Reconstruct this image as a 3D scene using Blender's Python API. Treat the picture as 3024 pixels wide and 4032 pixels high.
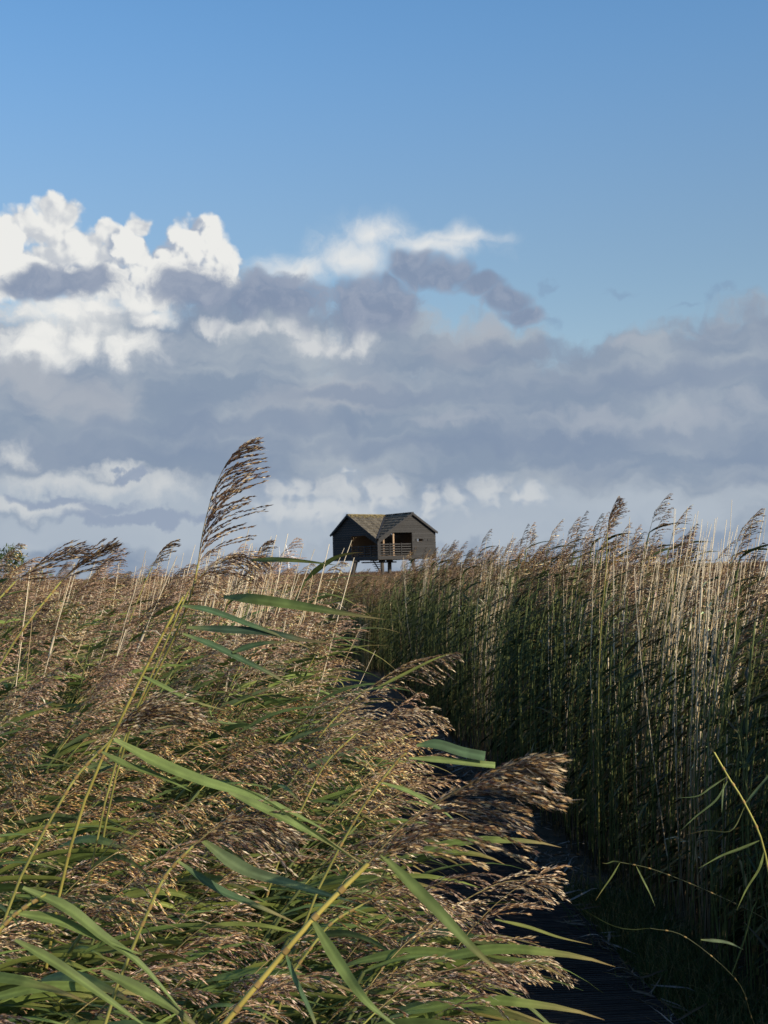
import bpy, math, random
from mathutils import Vector, Matrix, noise

for o in list(bpy.data.objects):
    bpy.data.objects.remove(o)
scene = bpy.context.scene
COL = scene.collection
R = math.radians

# ------------------------------------------------------------------ camera
EYE = 1.85
F = 5824.0                       # focal length in photograph pixels (3024 x 4032)
HOR = 2262.0                     # row of the horizon at the middle column
cam_d = bpy.data.cameras.new('camera')
cam = bpy.data.objects.new('camera', cam_d)
COL.objects.link(cam)
cam_d.sensor_fit = 'VERTICAL'
cam_d.sensor_height = 36.0
cam_d.lens = F / 4032 * 36
cam_d.clip_start = 0.05
cam_d.clip_end = 30000
pitch = math.atan((HOR - 2016) / F)
cam.matrix_world = (Matrix.Translation((0, 0, EYE)) @ Matrix.Rotation(R(90) + pitch, 4, 'X')
                    @ Matrix.Rotation(R(-1.5), 4, 'Z'))
scene.camera = cam
CM = cam.matrix_world.copy()
cam_d.dof.use_dof = True
cam_d.dof.focus_distance = 5.0
cam_d.dof.aperture_fstop = 20.0


def px_of(p):
    """world point -> photo pixel"""
    q = CM.inverted() @ Vector(p)
    return 1512 + q.x / -q.z * F, 2016 - q.y / -q.z * F


def at(px, py, d):
    """photo pixel at depth d (metres) -> world point"""
    return CM @ Vector(((px - 1512) / F * d, (2016 - py) / F * d, -d))


# ------------------------------------------------------------------ sun, exposure
SUN_AZ, SUN_EL = 127.0, 25.0      # clockwise from +Y (the view direction)
sd = Vector((math.sin(R(SUN_AZ)) * math.cos(R(SUN_EL)), math.cos(R(SUN_AZ)) * math.cos(R(SUN_EL)), math.sin(R(SUN_EL))))
sl = bpy.data.lights.new('sun', 'SUN')
sl.energy = 5.0
sl.angle = R(0.5)
sl.color = (1.0, 0.88, 0.70)
so = bpy.data.objects.new('sun', sl)
COL.objects.link(so)
so.rotation_euler = sd.to_track_quat('Z', 'Y').to_euler()
so.location = sd * 50
scene.view_settings.view_transform = 'Standard'
scene.view_settings.look = 'None'
scene.view_settings.exposure = 0.0
scene.view_settings.gamma = 1.0
scene.view_settings.use_curve_mapping = False
try:
    scene.cycles.max_bounces = 6
    scene.cycles.diffuse_bounces = 3
    scene.cycles.transmission_bounces = 4
    scene.cycles.transparent_max_bounces = 4
except Exception:
    pass

# ------------------------------------------------------------------ world: sky and clouds
STR = 0.13
world = bpy.data.worlds.new('World')
scene.world = world
world.use_nodes = True
nt = world.node_tree
nt.nodes.clear()


def lin(c):
    return tuple((v / 255 / 12.92) if v / 255 <= 0.04045 else ((v / 255 + 0.055) / 1.055) ** 2.4 for v in c)


def nd(t, **kw):
    n = nt.nodes.new(t)
    for k, v in kw.items():
        setattr(n, k, v)
    return n


def plug(sock, v):
    if hasattr(v, 'is_output'):
        nt.links.new(v, sock)
    else:
        sock.default_value = v


def mth(op, a, b=None, c=None, clamp=False):
    n = nd('ShaderNodeMath', operation=op, use_clamp=clamp)
    plug(n.inputs[0], a)
    if b is not None:
        plug(n.inputs[1], b)
    if c is not None:
        plug(n.inputs[2], c)
    return n.outputs[0]


def vmth(op, a, b=None, scale=None):
    n = nd('ShaderNodeVectorMath', operation=op)
    plug(n.inputs[0], a)
    if b is not None:
        plug(n.inputs[1], b)
    if scale is not None:
        plug(n.inputs['Scale'], scale)
    return n.outputs['Value'] if op in ('LENGTH', 'DOT_PRODUCT') else n.outputs[0]


def sstep(v, lo, hi, a=0.0, b=1.0):
    n = nd('ShaderNodeMapRange', interpolation_type='SMOOTHSTEP')
    plug(n.inputs['Value'], v)
    for k, q in (('From Min', lo), ('From Max', hi), ('To Min', a), ('To Max', b)):
        plug(n.inputs[k], q)
    return n.outputs[0]


def mixc(f, a, b):
    n = nd('ShaderNodeMix', data_type='RGBA', blend_type='MIX')
    plug(n.inputs['Factor'], f)
    plug(n.inputs[6], a)
    plug(n.inputs[7], b)
    return n.outputs[2]


def srgb(r, g, b):
    l = lin((r, g, b))
    return (l[0] / STR, l[1] / STR, l[2] / STR, 1.0)


def noi(vec, scale, detail=6.0, rough=0.55, dist=0.0, colour=False):
    n = nd('ShaderNodeTexNoise', noise_dimensions='2D')
    plug(n.inputs['Vector'], vec)
    n.inputs['Scale'].default_value = scale
    n.inputs['Detail'].default_value = detail
    n.inputs['Roughness'].default_value = rough
    n.inputs['Distortion'].default_value = dist
    return n.outputs['Color'] if colour else n.outputs[0]


def skyxy(px, py):
    d = (CM.to_3x3() @ Vector(((px - 1512) / F, (2016 - py) / F, -1))).normalized()
    return math.atan2(d.x, d.y) * F, math.asin(d.z) * F


tc = nd('ShaderNodeTexCoord')
sep = nd('ShaderNodeSeparateXYZ')
nt.links.new(tc.outputs['Generated'], sep.inputs[0])
SX = mth('MULTIPLY', mth('ARCTAN2', sep.outputs[0], sep.outputs[1]), F)
SY = mth('MULTIPLY', mth('ARCSINE', sep.outputs[2]), F)
cmb = nd('ShaderNodeCombineXYZ')
nt.links.new(SX, cmb.inputs[0])
nt.links.new(SY, cmb.inputs[1])
P0 = cmb.outputs[0]
# warps: large lazy one and small curly one
w1 = vmth('SCALE', vmth('SUBTRACT', noi(P0, 1 / 210, 2.0, 0.5, colour=True), (0.5, 0.5, 0.5)), scale=150.0)
P1 = vmth('ADD', P0, w1)
w2 = vmth('SCALE', vmth('SUBTRACT', noi(P0, 1 / 75, 4.0, 0.6, colour=True), (0.5, 0.5, 0.5)), scale=70.0)
PW = vmth('ADD', P1, w2)
fine = noi(PW, 1 / 120, 5.0, 0.6)
soft = noi(P1, 1 / 330, 3.0, 0.5)
strat = noi(vmth('MULTIPLY', PW, (0.35, 1.0, 1.0)), 1 / 170, 4.0, 0.5)
# billows: rounded cells give the cauliflower edge
vor = nd('ShaderNodeTexVoronoi', voronoi_dimensions='2D', feature='F1')
PB = vmth('ADD', vmth('ADD', P0, vmth('SCALE', w1, scale=0.35)), vmth('SCALE', w2, scale=0.4))
plug(vor.inputs['Vector'], PB)
vor.inputs['Scale'].default_value = 1 / 135
vor.inputs['Detail'].default_value = 2.5
vor.inputs['Roughness'].default_value = 0.55
bil = mth('SUBTRACT', 0.85, vor.outputs['Distance'])
# the same billows seen a little way towards the sun: their difference is the lit side
vor2 = nd('ShaderNodeTexVoronoi', voronoi_dimensions='2D', feature='F1')
plug(vor2.inputs['Vector'], vmth('ADD', PB, (26.0, 20.0, 0.0)))
for k in ('Scale', 'Detail', 'Roughness'):
    vor2.inputs[k].default_value = vor.inputs[k].default_value
relief = mth('SUBTRACT', vor2.outputs['Distance'], vor.outputs['Distance'])


def field(ells, P=None, sm=0.15):
    acc = None
    todo = []
    for (x, y, rx, ry, *rest) in ells:
        r = R(rest[0]) if rest else 0
        if abs(r) > R(5):
            for k in (-0.55, 0.0, 0.55):       # a tilted cloud as three overlapping ones
                todo.append((x + k * rx * math.cos(r), y - k * rx * math.sin(r), rx * 0.6, ry * (1.0 - abs(k) * 0.3)))
        else:
            todo.append((x, y, rx, ry))
    for (x, y, rx, ry) in todo:
        X, Y = skyxy(x, y)
        n = nd('ShaderNodeVectorMath', operation='MULTIPLY_ADD')
        plug(n.inputs[0], P or P1)
        n.inputs[1].default_value = (1 / rx, 1 / ry, 0)
        n.inputs[2].default_value = (-X / rx, -Y / ry, 0)
        v = mth('SUBTRACT', 1.0, vmth('LENGTH', n.outputs[0]))
        acc = v if acc is None else mth('SMOOTH_MAX', acc, v, sm)
    return acc


def edge(f, tex, amp, lo, hi):
    return sstep(mth('ADD', f, mth('MULTIPLY', mth('SUBTRACT', tex, 0.5), amp)), lo, hi)


sky = nd('ShaderNodeTexSky', sky_type='NISHITA')
sky.sun_disc = False
sky.sun_elevation = R(SUN_EL)
sky.sun_rotation = R(SUN_AZ)
sky.altitude = 0
sky.air_density = 1.0
sky.dust_density = 0.6
sky.ozone_density = 1.6
hs = nd('ShaderNodeHueSaturation')
plug(hs.inputs['Saturation'], sstep(SY, 900.0, 2300.0, 1.06, 1.24))
plug(hs.inputs['Value'], sstep(SY, 900.0, 2300.0, 0.90, 1.26))
nt.links.new(sky.outputs[0], hs.inputs['Color'])
col = hs.outputs[0]

W = srgb(236, 236, 233)
LG = srgb(196, 201, 208)
G1 = srgb(169, 179, 190)
G2 = srgb(137, 153, 174)
G3 = srgb(126, 143, 169)
# 1 far pale haze towards the horizon
col = mixc(sstep(SY, 0.0, 1150.0, 0.85, 0.0), col, srgb(163, 181, 203))
# 2 wispy white cloud in the middle
f = field([(1480, 925, 210, 110), (1380, 1010, 260, 130), (1180, 1060, 270, 100), (1700, 965, 300, 80), (1800, 930, 260, 60)])
m = edge(f, fine, 1.0, -0.15, 1.15)
col = mixc(mth('MULTIPLY', m, 0.95), col, mixc(sstep(mth('ADD', f, mth('MULTIPLY', fine, 0.5)), 0.2, 0.9), srgb(178, 198, 216), srgb(228, 230, 230)))
# 3 white cumulus, back row
f = field([(225, 845, 115, 105), (90, 905, 150, 105), (310, 990, 230, 120), (545, 890, 62, 58), (420, 920, 80, 70), (500, 1000, 160, 80), (280, 1040, 400, 130), (60, 1060, 200, 170)], PB, .06)
m = edge(f, bil, 0.5, -0.12, 0.17)
sh = mth('ADD', mth('MULTIPLY', relief, 0.85), mth('ADD', mth('MULTIPLY', soft, 0.9), 0.1))
col = mixc(m, col, mixc(sstep(sh, 0.12, 0.85), LG, W))
# 4 white cumulus, front row with greyer left rims
f = field([(20, 960, 150, 130), (80, 1040, 150, 90)], PB, .06)
m = edge(f, bil, 0.5, -0.05, 0.12)
col = mixc(m, col, mixc(sstep(mth('ADD', f, mth('MULTIPLY', relief, 0.9)), 0.0, 0.4), srgb(186, 194, 205), W))
f = field([(790, 945, 150, 120), (890, 1040, 100, 110), (680, 1050, 170, 120), (500, 985, 105, 95), (600, 1110, 360, 130), (760, 1080, 240, 120), (320, 1105, 190, 80)], PB, .06)
m = edge(f, bil, 0.45, -0.12, 0.17)
lit = mth('ADD', mth('MULTIPLY', relief, 1.2), mth('ADD', f, mth('MULTIPLY', soft, 0.25)))
col = mixc(m, col, mixc(sstep(lit, 0.08, 0.62), srgb(166, 177, 194), W))
# 5 the long grey deck
X0, Y0 = skyxy(1512, 1400)
deck = mth('DIVIDE', mth('SUBTRACT', Y0, SY), 260.0)
fd = field([(350, 1480, 900, 330), (980, 1370, 520, 290), (1480, 1370, 330, 250), (2950, 1420, 700, 240, 8), (1850, 1430, 450, 170)], PW)
f = mth('SMOOTH_MAX', deck, fd, 0.3)
m = edge(f, fine, 0.8, -0.1, 0.42)
gcol = mixc(sstep(strat, 0.32, 0.72), G2, G1)
gcol = mixc(mth('MULTIPLY', sstep(soft, 0.38, 0.7), 0.35), gcol, G3)
col = mixc(m, col, gcol)
# 6 sunlit gaps in the deck
f = field([(230, 1240, 360, 130), (330, 1340, 330, 120, -10), (560, 1180, 340, 80, 10), (120, 1370, 260, 120), (600, 1250, 120, 60)], PW)
m = edge(f, fine, 1.0, -0.1, 0.95)
col = mixc(m, col, mixc(sstep(mth('ADD', f, soft), 0.5, 1.25), LG, W))
f = field([(1300, 1345, 190, 70, -8), (1120, 1295, 120, 40), (930, 1290, 170, 45, -10), (1450, 1330, 80, 80)], PW)
m = edge(f, fine, 1.3, 0.0, 1.0)
col = mixc(m, col, srgb(208, 211, 214))
f = field([(320, 1570, 420, 130), (120, 1480, 330, 110), (1300, 1570, 500, 110), (1800, 1400, 260, 110), (1950, 1300, 90, 90)], PW)
m = edge(f, strat, 1.2, 0.1, 0.9)
col = mixc(mth('MULTIPLY', m, 0.7), col, srgb(172, 178, 188))
# 7 dark scraps drifting in front
f = field([(270, 1115, 270, 75, -3), (120, 1110, 150, 55), (760, 1140, 170, 120), (1060, 1190, 300, 110), (1480, 1195, 230, 140), (1530, 1120, 60, 70),
           (1630, 1062, 110, 75), (1750, 1085, 150, 68), (1890, 1120, 130, 62), (1990, 1175, 120, 66), (2070, 1228, 110, 62)])
m = edge(f, fine, 1.0, -0.08, 0.5)
col = mixc(mth('MULTIPLY', m, 0.93), col, mixc(sstep(fine, 0.35, 0.7), srgb(130, 145, 170), srgb(150, 161, 181)))
f = field([(2200, 1270, 60, 40), (2830, 1165, 75, 40, 25), (2440, 1150, 110, 30), (2150, 1110, 60, 30), (2700, 1195, 90, 20)], PW)
m = edge(f, fine, 1.0, 0.1, 0.9)
col = mixc(mth('MULTIPLY', m, 0.38), col, srgb(126, 150, 180))
# 8 long dark and pale streaks low down
f = field([(300, 1790, 1000, 110, 2), (900, 1680, 900, 70, 2), (1900, 1740, 1100, 60, 3), (2600, 1500, 800, 90, 4), (1500, 1560, 600, 50), (2000, 1390, 500, 60, 3)], PW)
m = edge(f, strat, 0.9, 0.0, 0.8)
col = mixc(mth('MULTIPLY', m, 0.65), col, srgb(128, 145, 170))
f = field([(2350, 1655, 420, 70, 3), (2700, 1640, 300, 60, 3), (2450, 1360, 150, 40), (1750, 1650, 330, 50), (2950, 1590, 130, 60)], PW)
m = edge(f, fine, 1.2, 0.1, 1.0)
col = mixc(mth('MULTIPLY', m, 0.6), col, srgb(170, 178, 190))
# 9 pale lower sky with its own little clouds
f = field([(280, 1975, 900, 120, 2), (500, 2100, 1500, 90), (1500, 2060, 1900, 150)], PW)
m = edge(f, strat, 0.6, -0.05, 0.6)
col = mixc(mth('MULTIPLY', m, 0.85), col, srgb(176, 187, 199))
f = field([(330, 1900, 560, 60, 3), (450, 1850, 200, 32, 3), (120, 2010, 330, 42, 5), (30, 1790, 110, 60), (620, 1930, 200, 70)], PW)
m = edge(f, fine, 1.1, -0.05, 1.0)
col = mixc(mth('MULTIPLY', m, 0.9), col, srgb(203, 207, 210))
f = field([(200, 1975, 170, 32), (560, 2040, 420, 36, 4), (420, 2000, 130, 34), (500, 1870, 110, 25)], PW)
m = edge(f, fine, 0.9, 0.0, 0.5)
col = mixc(mth('MULTIPLY', m, 0.85), col, srgb(146, 160, 182))
f = field([(1150, 1930, 190, 90), (1340, 1930, 170, 110), (1250, 2020, 400, 90), (1500, 1950, 130, 110), (1680, 1960, 85, 110), (1800, 1970, 110, 90), (1930, 1940, 150, 110), (2110, 1960, 90, 70), (1360, 1850, 80, 30)])
m = edge(f, fine, 1.1, -0.15, 0.9)
col = mixc(mth('MULTIPLY', m, 0.8), col, mixc(sstep(mth('ADD', f, relief), 0.05, 0.7), srgb(160, 174, 192), srgb(206, 210, 213)))
bg = nd('ShaderNodeBackground')
bg.inputs['Strength'].default_value = STR
nt.links.new(col, bg.inputs['Color'])
wo = nd('ShaderNodeOutputWorld')
nt.links.new(bg.outputs[0], wo.inputs['Surface'])
world.cycles.sampling_method = 'MANUAL'
world.cycles.sample_map_resolution = 512
#SKYEND

# ------------------------------------------------------------------ helpers for things and meshes
def tag(o, label=None, cat=None, group=None, kind=None):
    for k, v in (('label', label), ('category', cat), ('group', group), ('kind', kind)):
        if v:
            o[k] = v
    return o


def empty(name, loc, label, cat, group=None):
    o = bpy.data.objects.new(name, None)
    o.empty_display_size = 0.1
    COL.objects.link(o)
    o.location = loc
    return tag(o, label, cat, group)


def link(name, mesh, parent=None, loc=None):
    o = bpy.data.objects.new(name, mesh)
    COL.objects.link(o)
    if parent is not None:
        o.parent = parent
    if loc is not None:
        o.location = loc
    return o


class G:
    """collects faces; every vertex carries its own colour"""

    def __init__(self):
        self.v, self.f, self.c, self.m = [], [], [], []

    def add(self, verts, faces, col, mat=0):
        b = len(self.v)
        self.v += [tuple(p) for p in verts]
        if isinstance(col, list):
            self.c += col
        else:
            self.c += [col] * len(verts)
        for f in faces:
            self.f.append(tuple(i + b for i in f))
            self.m.append(mat)

    def join(self, o, matmap=None, mtx=None):
        b = len(self.v)
        self.v += [tuple(mtx @ Vector(p)) for p in o.v] if mtx else o.v
        self.c += o.c
        self.f += [tuple(i + b for i in f) for f in o.f]
        self.m += o.m if matmap is None else [matmap] * len(o.m)

    def tube(self, pts, r0, r1, n=4, col=(1, 1, 1), mat=0, col2=None, cap=False):
        k = len(pts)
        vs, cs, fs = [], [], []
        for i, p in enumerate(pts):
            t = i / (k - 1)
            d = (pts[min(i + 1, k - 1)] - pts[max(i - 1, 0)]).normalized()
            a = d.cross(Vector((0.13, 1, 0.07))).normalized()
            b = d.cross(a)
            r = r0 + (r1 - r0) * t
            for j in range(n):
                an = 2 * math.pi * j / n
                vs.append(p + a * math.cos(an) * r + b * math.sin(an) * r)
                cs.append(tuple(col[q] + ((col2 or col)[q] - col[q]) * t for q in range(3)))
        for i in range(k - 1):
            for j in range(n):
                j2 = (j + 1) % n
                fs.append((i * n + j, i * n + j2, (i + 1) * n + j2, (i + 1) * n + j))
        if cap:
            fs.append(tuple(range(n))[::-1])
            fs.append(tuple(range((k - 1) * n, k * n)))
        self.add(vs, fs, cs, mat)

    def box(self, p, sx, sy, sz, ax=None, ay=None, az=None, col=(1, 1, 1), mat=0):
        ax, ay, az = ax or Vector((1, 0, 0)), ay or Vector((0, 1, 0)), az or Vector((0, 0, 1))
        vs = [p + ax * (sx * i) + ay * (sy * j) + az * (sz * k) for k in (-.5, .5) for j in (-.5, .5) for i in (-.5, .5)]
        self.add(vs, [(0, 2, 3, 1), (4, 5, 7, 6), (0, 1, 5, 4), (2, 6, 7, 3), (0, 4, 6, 2), (1, 3, 7, 5)], col, mat)

    def mesh(self, name, mats, smooth=True):
        me = bpy.data.meshes.new(name)
        me.from_pydata(self.v, [], self.f)
        for m in mats:
            me.materials.append(m)
        if len(mats) > 1:
            me.polygons.foreach_set('material_index', self.m)
        at_ = me.attributes.new('tint', 'FLOAT_COLOR', 'POINT')
        flat = []
        for c in self.c:
            flat += [c[0], c[1], c[2], 1.0]
        at_.data.foreach_set('color', flat)
        if smooth:
            me.polygons.foreach_set('use_smooth', [True] * len(me.polygons))
        me.update()
        return me


# ------------------------------------------------------------------ materials
def mat_plant(name, rough, trans, spec, var, noise_scale=60.0):
    m = bpy.data.materials.new(name)
    m.use_nodes = True
    t = m.node_tree
    t.nodes.clear()
    at_ = t.nodes.new('ShaderNodeAttribute')
    at_.attribute_name = 'tint'
    oi = t.nodes.new('ShaderNodeObjectInfo')
    mr = t.nodes.new('ShaderNodeMapRange')
    mr.inputs['To Min'].default_value = 1 - var
    mr.inputs['To Max'].default_value = 1 + var
    t.links.new(oi.outputs['Random'], mr.inputs['Value'])
    tcn = t.nodes.new('ShaderNodeTexCoord')
    ns = t.nodes.new('ShaderNodeTexNoise')
    ns.inputs['Scale'].default_value = noise_scale
    ns.inputs['Detail'].default_value = 2.0
    t.links.new(tcn.outputs['Object'], ns.inputs['Vector'])
    mr2 = t.nodes.new('ShaderNodeMapRange')
    mr2.inputs['From Min'].default_value = 0.3
    mr2.inputs['From Max'].default_value = 0.7
    mr2.inputs['To Min'].default_value = 0.75
    mr2.inputs['To Max'].default_value = 1.2
    t.links.new(ns.outputs[0], mr2.inputs['Value'])
    mu = t.nodes.new('ShaderNodeMath')
    mu.operation = 'MULTIPLY'
    t.links.new(mr.outputs[0], mu.inputs[0])
    t.links.new(mr2.outputs[0], mu.inputs[1])
    vm = t.nodes.new('ShaderNodeVectorMath')
    vm.operation = 'SCALE'
    t.links.new(at_.outputs['Color'], vm.inputs[0])
    t.links.new(mu.outputs[0], vm.inputs['Scale'])
    pb = t.nodes.new('ShaderNodeBsdfPrincipled')
    pb.inputs['Roughness'].default_value = rough
    pb.inputs['Specular IOR Level'].default_value = spec
    t.links.new(vm.outputs[0], pb.inputs['Base Color'])
    out = t.nodes.new('ShaderNodeOutputMaterial')
    if trans > 0:
        tr = t.nodes.new('ShaderNodeBsdfTranslucent')
        t.links.new(vm.outputs[0], tr.inputs['Color'])
        mx = t.nodes.new('ShaderNodeMixShader')
        mx.inputs[0].default_value = trans
        t.links.new(pb.outputs[0], mx.inputs[1])
        t.links.new(tr.outputs[0], mx.inputs[2])
        t.links.new(mx.outputs[0], out.inputs[0])
    else:
        t.links.new(pb.outputs[0], out.inputs[0])
    return m


M_LEAF = mat_plant('reed_leaf', 0.52, 0.30, 0.2, 0.22, 25.0)
M_STEM = mat_plant('reed_stem', 0.5, 0.0, 0.25, 0.2, 15.0)
M_PAN = mat_plant('reed_plume', 0.42, 0.12, 0.5, 0.25, 40.0)
M_DRY = mat_plant('dry_stem', 0.5, 0.0, 0.35, 0.25, 8.0)
PM = [M_STEM, M_LEAF, M_PAN]


def mat_noise(name, c1, c2, scale, rough=0.8, stretch=(1, 1, 1), bump=0.2, c3=None, spec=0.3):
    m = bpy.data.materials.new(name)
    m.use_nodes = True
    t = m.node_tree
    pb = t.nodes['Principled BSDF']
    pb.inputs['Roughness'].default_value = rough
    pb.inputs['Specular IOR Level'].default_value = spec
    tcn = t.nodes.new('ShaderNodeTexCoord')
    mp = t.nodes.new('ShaderNodeMapping')
    mp.inputs['Scale'].default_value = stretch
    t.links.new(tcn.outputs['Object'], mp.inputs[0])
    ns = t.nodes.new('ShaderNodeTexNoise')
    ns.inputs['Scale'].default_value = scale
    ns.inputs['Detail'].default_value = 6
    t.links.new(mp.outputs[0], ns.inputs['Vector'])
    cr = t.nodes.new('ShaderNodeValToRGB')
    cr.color_ramp.elements[0].position = 0.3
    cr.color_ramp.elements[1].position = 0.7
    cr.color_ramp.elements[0].color = (*c1, 1)
    cr.color_ramp.elements[1].color = (*c2, 1)
    if c3:
        e = cr.color_ramp.elements.new(0.5)
        e.color = (*c3, 1)
    t.links.new(ns.outputs[0], cr.inputs[0])
    oi = t.nodes.new('ShaderNodeObjectInfo')
    mr = t.nodes.new('ShaderNodeMapRange')
    mr.inputs['To Min'].default_value = 0.72
    mr.inputs['To Max'].default_value = 1.25
    t.links.new(oi.outputs['Random'], mr.inputs['Value'])
    vm = t.nodes.new('ShaderNodeVectorMath')
    vm.operation = 'SCALE'
    t.links.new(cr.outputs[0], vm.inputs[0])
    t.links.new(mr.outputs[0], vm.inputs['Scale'])
    t.links.new(vm.outputs[0], pb.inputs['Base Color'])
    if bump:
        bp = t.nodes.new('ShaderNodeBump')
        bp.inputs['Strength'].default_value = bump
        bp.inputs['Distance'].default_value = 0.02
        t.links.new(ns.outputs[0], bp.inputs['Height'])
        t.links.new(bp.outputs[0], pb.inputs['Normal'])
    return m


# ------------------------------------------------------------------ ground and boardwalk
def path_edge(y):                 # right edge of the boardwalk
    return 1.16 - 0.075 * (y - 6) if y < 30 else -0.64 - 0.26 * (y - 30)


PATH_W = 1.25
M_GROUND = mat_noise('marsh_soil', (0.018, 0.015, 0.010), (0.07, 0.055, 0.035), 3.0, 0.9, c3=(0.035, 0.03, 0.018))
g = G()
ys = [-40, -5, 0, 5, 10, 20, 40, 80, 160, 400, 1200, 6000, 16000]
xs = [-9000, -600, -100, -30, -8, -2, 2, 8, 30, 100, 600, 9000]
vs = [Vector((x, y, -0.16 + 0.03 * noise.noise(Vector((x * .7, y * .7, 0))))) for y in ys for x in xs]
nx = len(xs)
g.add(vs, [(j * nx + i, j * nx + i + 1, (j + 1) * nx + i + 1, (j + 1) * nx + i) for j in range(len(ys) - 1) for i in range(nx - 1)], (1, 1, 1))
tag(link('ground', g.mesh('ground', [M_GROUND])), kind='structure')

M_DECK = mat_noise('deck_board', (0.016, 0.016, 0.017), (0.040, 0.038, 0.036), 6.0, 0.8, (1, 14, 1), 0.25, spec=.12)
deck = bpy.data.objects.new('boardwalk', None)
COL.objects.link(deck)
tag(deck, kind='structure')
random.seed(5)
rest = G()
y = 1.2
while y < 46:
    near = y < 15.5
    gg = G() if near else rest
    xe = path_edge(y)
    j = random.uniform(-.012, .012)
    zc = -0.02 + random.uniform(-.002, .002)
    c = Vector((xe - PATH_W / 2 + j, y, zc)) if not near else Vector((0, 0, 0))
    gg.box(c, PATH_W, 0.136, 0.036)
    if near:
        for k in range(4):                     # anti-slip ridges along each plank
            gg.box(c + Vector((0, -0.048 + k * 0.032, 0.0205)), PATH_W - 0.01, 0.012, 0.005)
        o = link('plank', gg.mesh('plank', [M_DECK], False), deck, (xe - PATH_W / 2 + j, y, zc))
        o.rotation_euler = (0, 0, R(3.5 + random.uniform(-.4, .4)))
    y += 0.146
tag(link('planks_beyond', rest.mesh('planks_beyond', [M_DECK], False), deck), kind='stuff')
gg = G()
for off in (0.12, PATH_W - 0.12):
    pts = [Vector((path_edge(y) - off, y, -0.09)) for y in (1, 10, 20, 30, 38, 46)]
    for a, b in zip(pts, pts[1:]):
        d = (b - a)
        gg.box((a + b) / 2, 0.08, d.length, 0.10, d.normalized().cross(Vector((0, 0, 1))), d.normalized())
link('joist', gg.mesh('joist', [M_DECK], False), deck)

# ------------------------------------------------------------------ plant pieces
DARK = [(0.050, 0.024, 0.017), (0.068, 0.035, 0.021), (0.09, 0.05, 0.028), (0.055, 0.027, 0.022)]
MID = [(0.22, 0.125, 0.055), (0.16, 0.09, 0.045), (0.28, 0.17, 0.075)]
PALE = [(0.70, 0.53, 0.30), (0.82, 0.67, 0.44), (0.56, 0.39, 0.18)]


def sample(pts, t):
    k = len(pts) - 1
    f = min(max(t, 0), 0.9999) * k
    i = int(f)
    return pts[i].lerp(pts[i + 1], f - i), (pts[i + 1] - pts[i]).normalized()


def rvec(rng):
    return Vector((rng.gauss(0, 1), rng.gauss(0, 1), rng.gauss(0, 1))).normalized()


def panicle(g, pts, rng, wind, blen=0.13, nodes=12, per=2, sl=0.0125, sw=0.0014, gap=0.0030, droop=0.07, sweep=0.14, pale=0.22, mid=0.28, open_=0.5, brw=0.0007, fluff=.003, tone=(1, 1, 1), hair=.22):
    """feathery plume: branches leave the rachis, are blown downwind and hang; narrow spikelets line them"""
    GR = Vector((0, 0, -1))
    for k in range(nodes):
        t = (k + 0.3) / nodes
        prof = (0.75 + 1.0 * t if t < 0.25 else 1.0 - 0.80 * (t - 0.25) / 0.75)
        p0, tg = sample(pts, t)
        for b in range(per + (1 if rng.random() < .4 else 0)):
            L = blen * prof * rng.uniform(0.65, 1.15)
            out = rvec(rng)
            out = (out - tg * out.dot(tg)).normalized()
            d = (tg * 1.0 + out * open_ + wind * 0.25).normalized()
            n = 7
            P = [p0.copy()]
            D = []
            sw_ = sweep * rng.uniform(.6, 1.3)
            dr_ = droop * rng.uniform(.5, 1.6)
            for i in range(n):
                d = (d + wind * sw_ + GR * dr_ + rvec(rng) * 0.05).normalized()
                P.append(P[-1] + d * (L / n))
                D.append(d)
            # the fine branch
            side = d.cross(rvec(rng)).normalized() * brw
            vs, fs = [], []
            for p in P:
                vs += [p - side, p + side]
            for i in range(n):
                fs.append((2 * i, 2 * i + 1, 2 * i + 3, 2 * i + 2))
            g.add(vs, fs, rng.choice(MID), 2)
            ns = max(3, int(L * 0.85 / gap))
            hue = rng.random()
            pl0 = pale * (0.4 + 1.1 * rng.random())
            for s in range(ns):
                u = 0.14 + 0.86 * (s + rng.random() * .6) / ns
                p, dd = sample(P, u)
                sd_ = (dd + rvec(rng) * 0.2).normalized()
                w = sd_.cross(rvec(rng)).normalized()
                l = sl * rng.uniform(.65, 1.35)
                pl = pl0 * (0.35 + 1.3 * u)  # more pale ones towards the tip: sunlit glisten put into the colour
                q = p + rvec(rng) * fluff * rng.random()
                r = rng.random()
                c = rng.choice(PALE) if r < pl else (rng.choice(MID) if r < pl + mid else rng.choice(DARK))
                c = tuple(min(.85, c[q_] * tone[q_]) for q_ in range(3))
                w2 = w * sw * rng.uniform(.7, 1.2)
                g.add([q, q + sd_ * l * .42 + w2, q + sd_ * l, q + sd_ * l * .42 - w2], [(0, 1, 2, 3)], c, 2)
                if hair and rng.random() < hair:            # silky hair
                    hd = (sd_ + rvec(rng) * .35).normalized()
                    hw = hd.cross(w).normalized() * .00045
                    g.add([q - hw, q + hw, q + hd * l * 1.5], [(0, 1, 2)], (.55, .46, .36), 2)
    g.tube(pts, 0.0016, 0.0006, 3, (0.34, 0.27, 0.10), 0, (0.25, 0.16, 0.08))


GREENS = [(0.155, 0.205, 0.050), (0.135, 0.19, 0.052), (0.185, 0.215, 0.052), (0.105, 0.155, 0.05), (0.15, 0.195, 0.075)]


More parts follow.
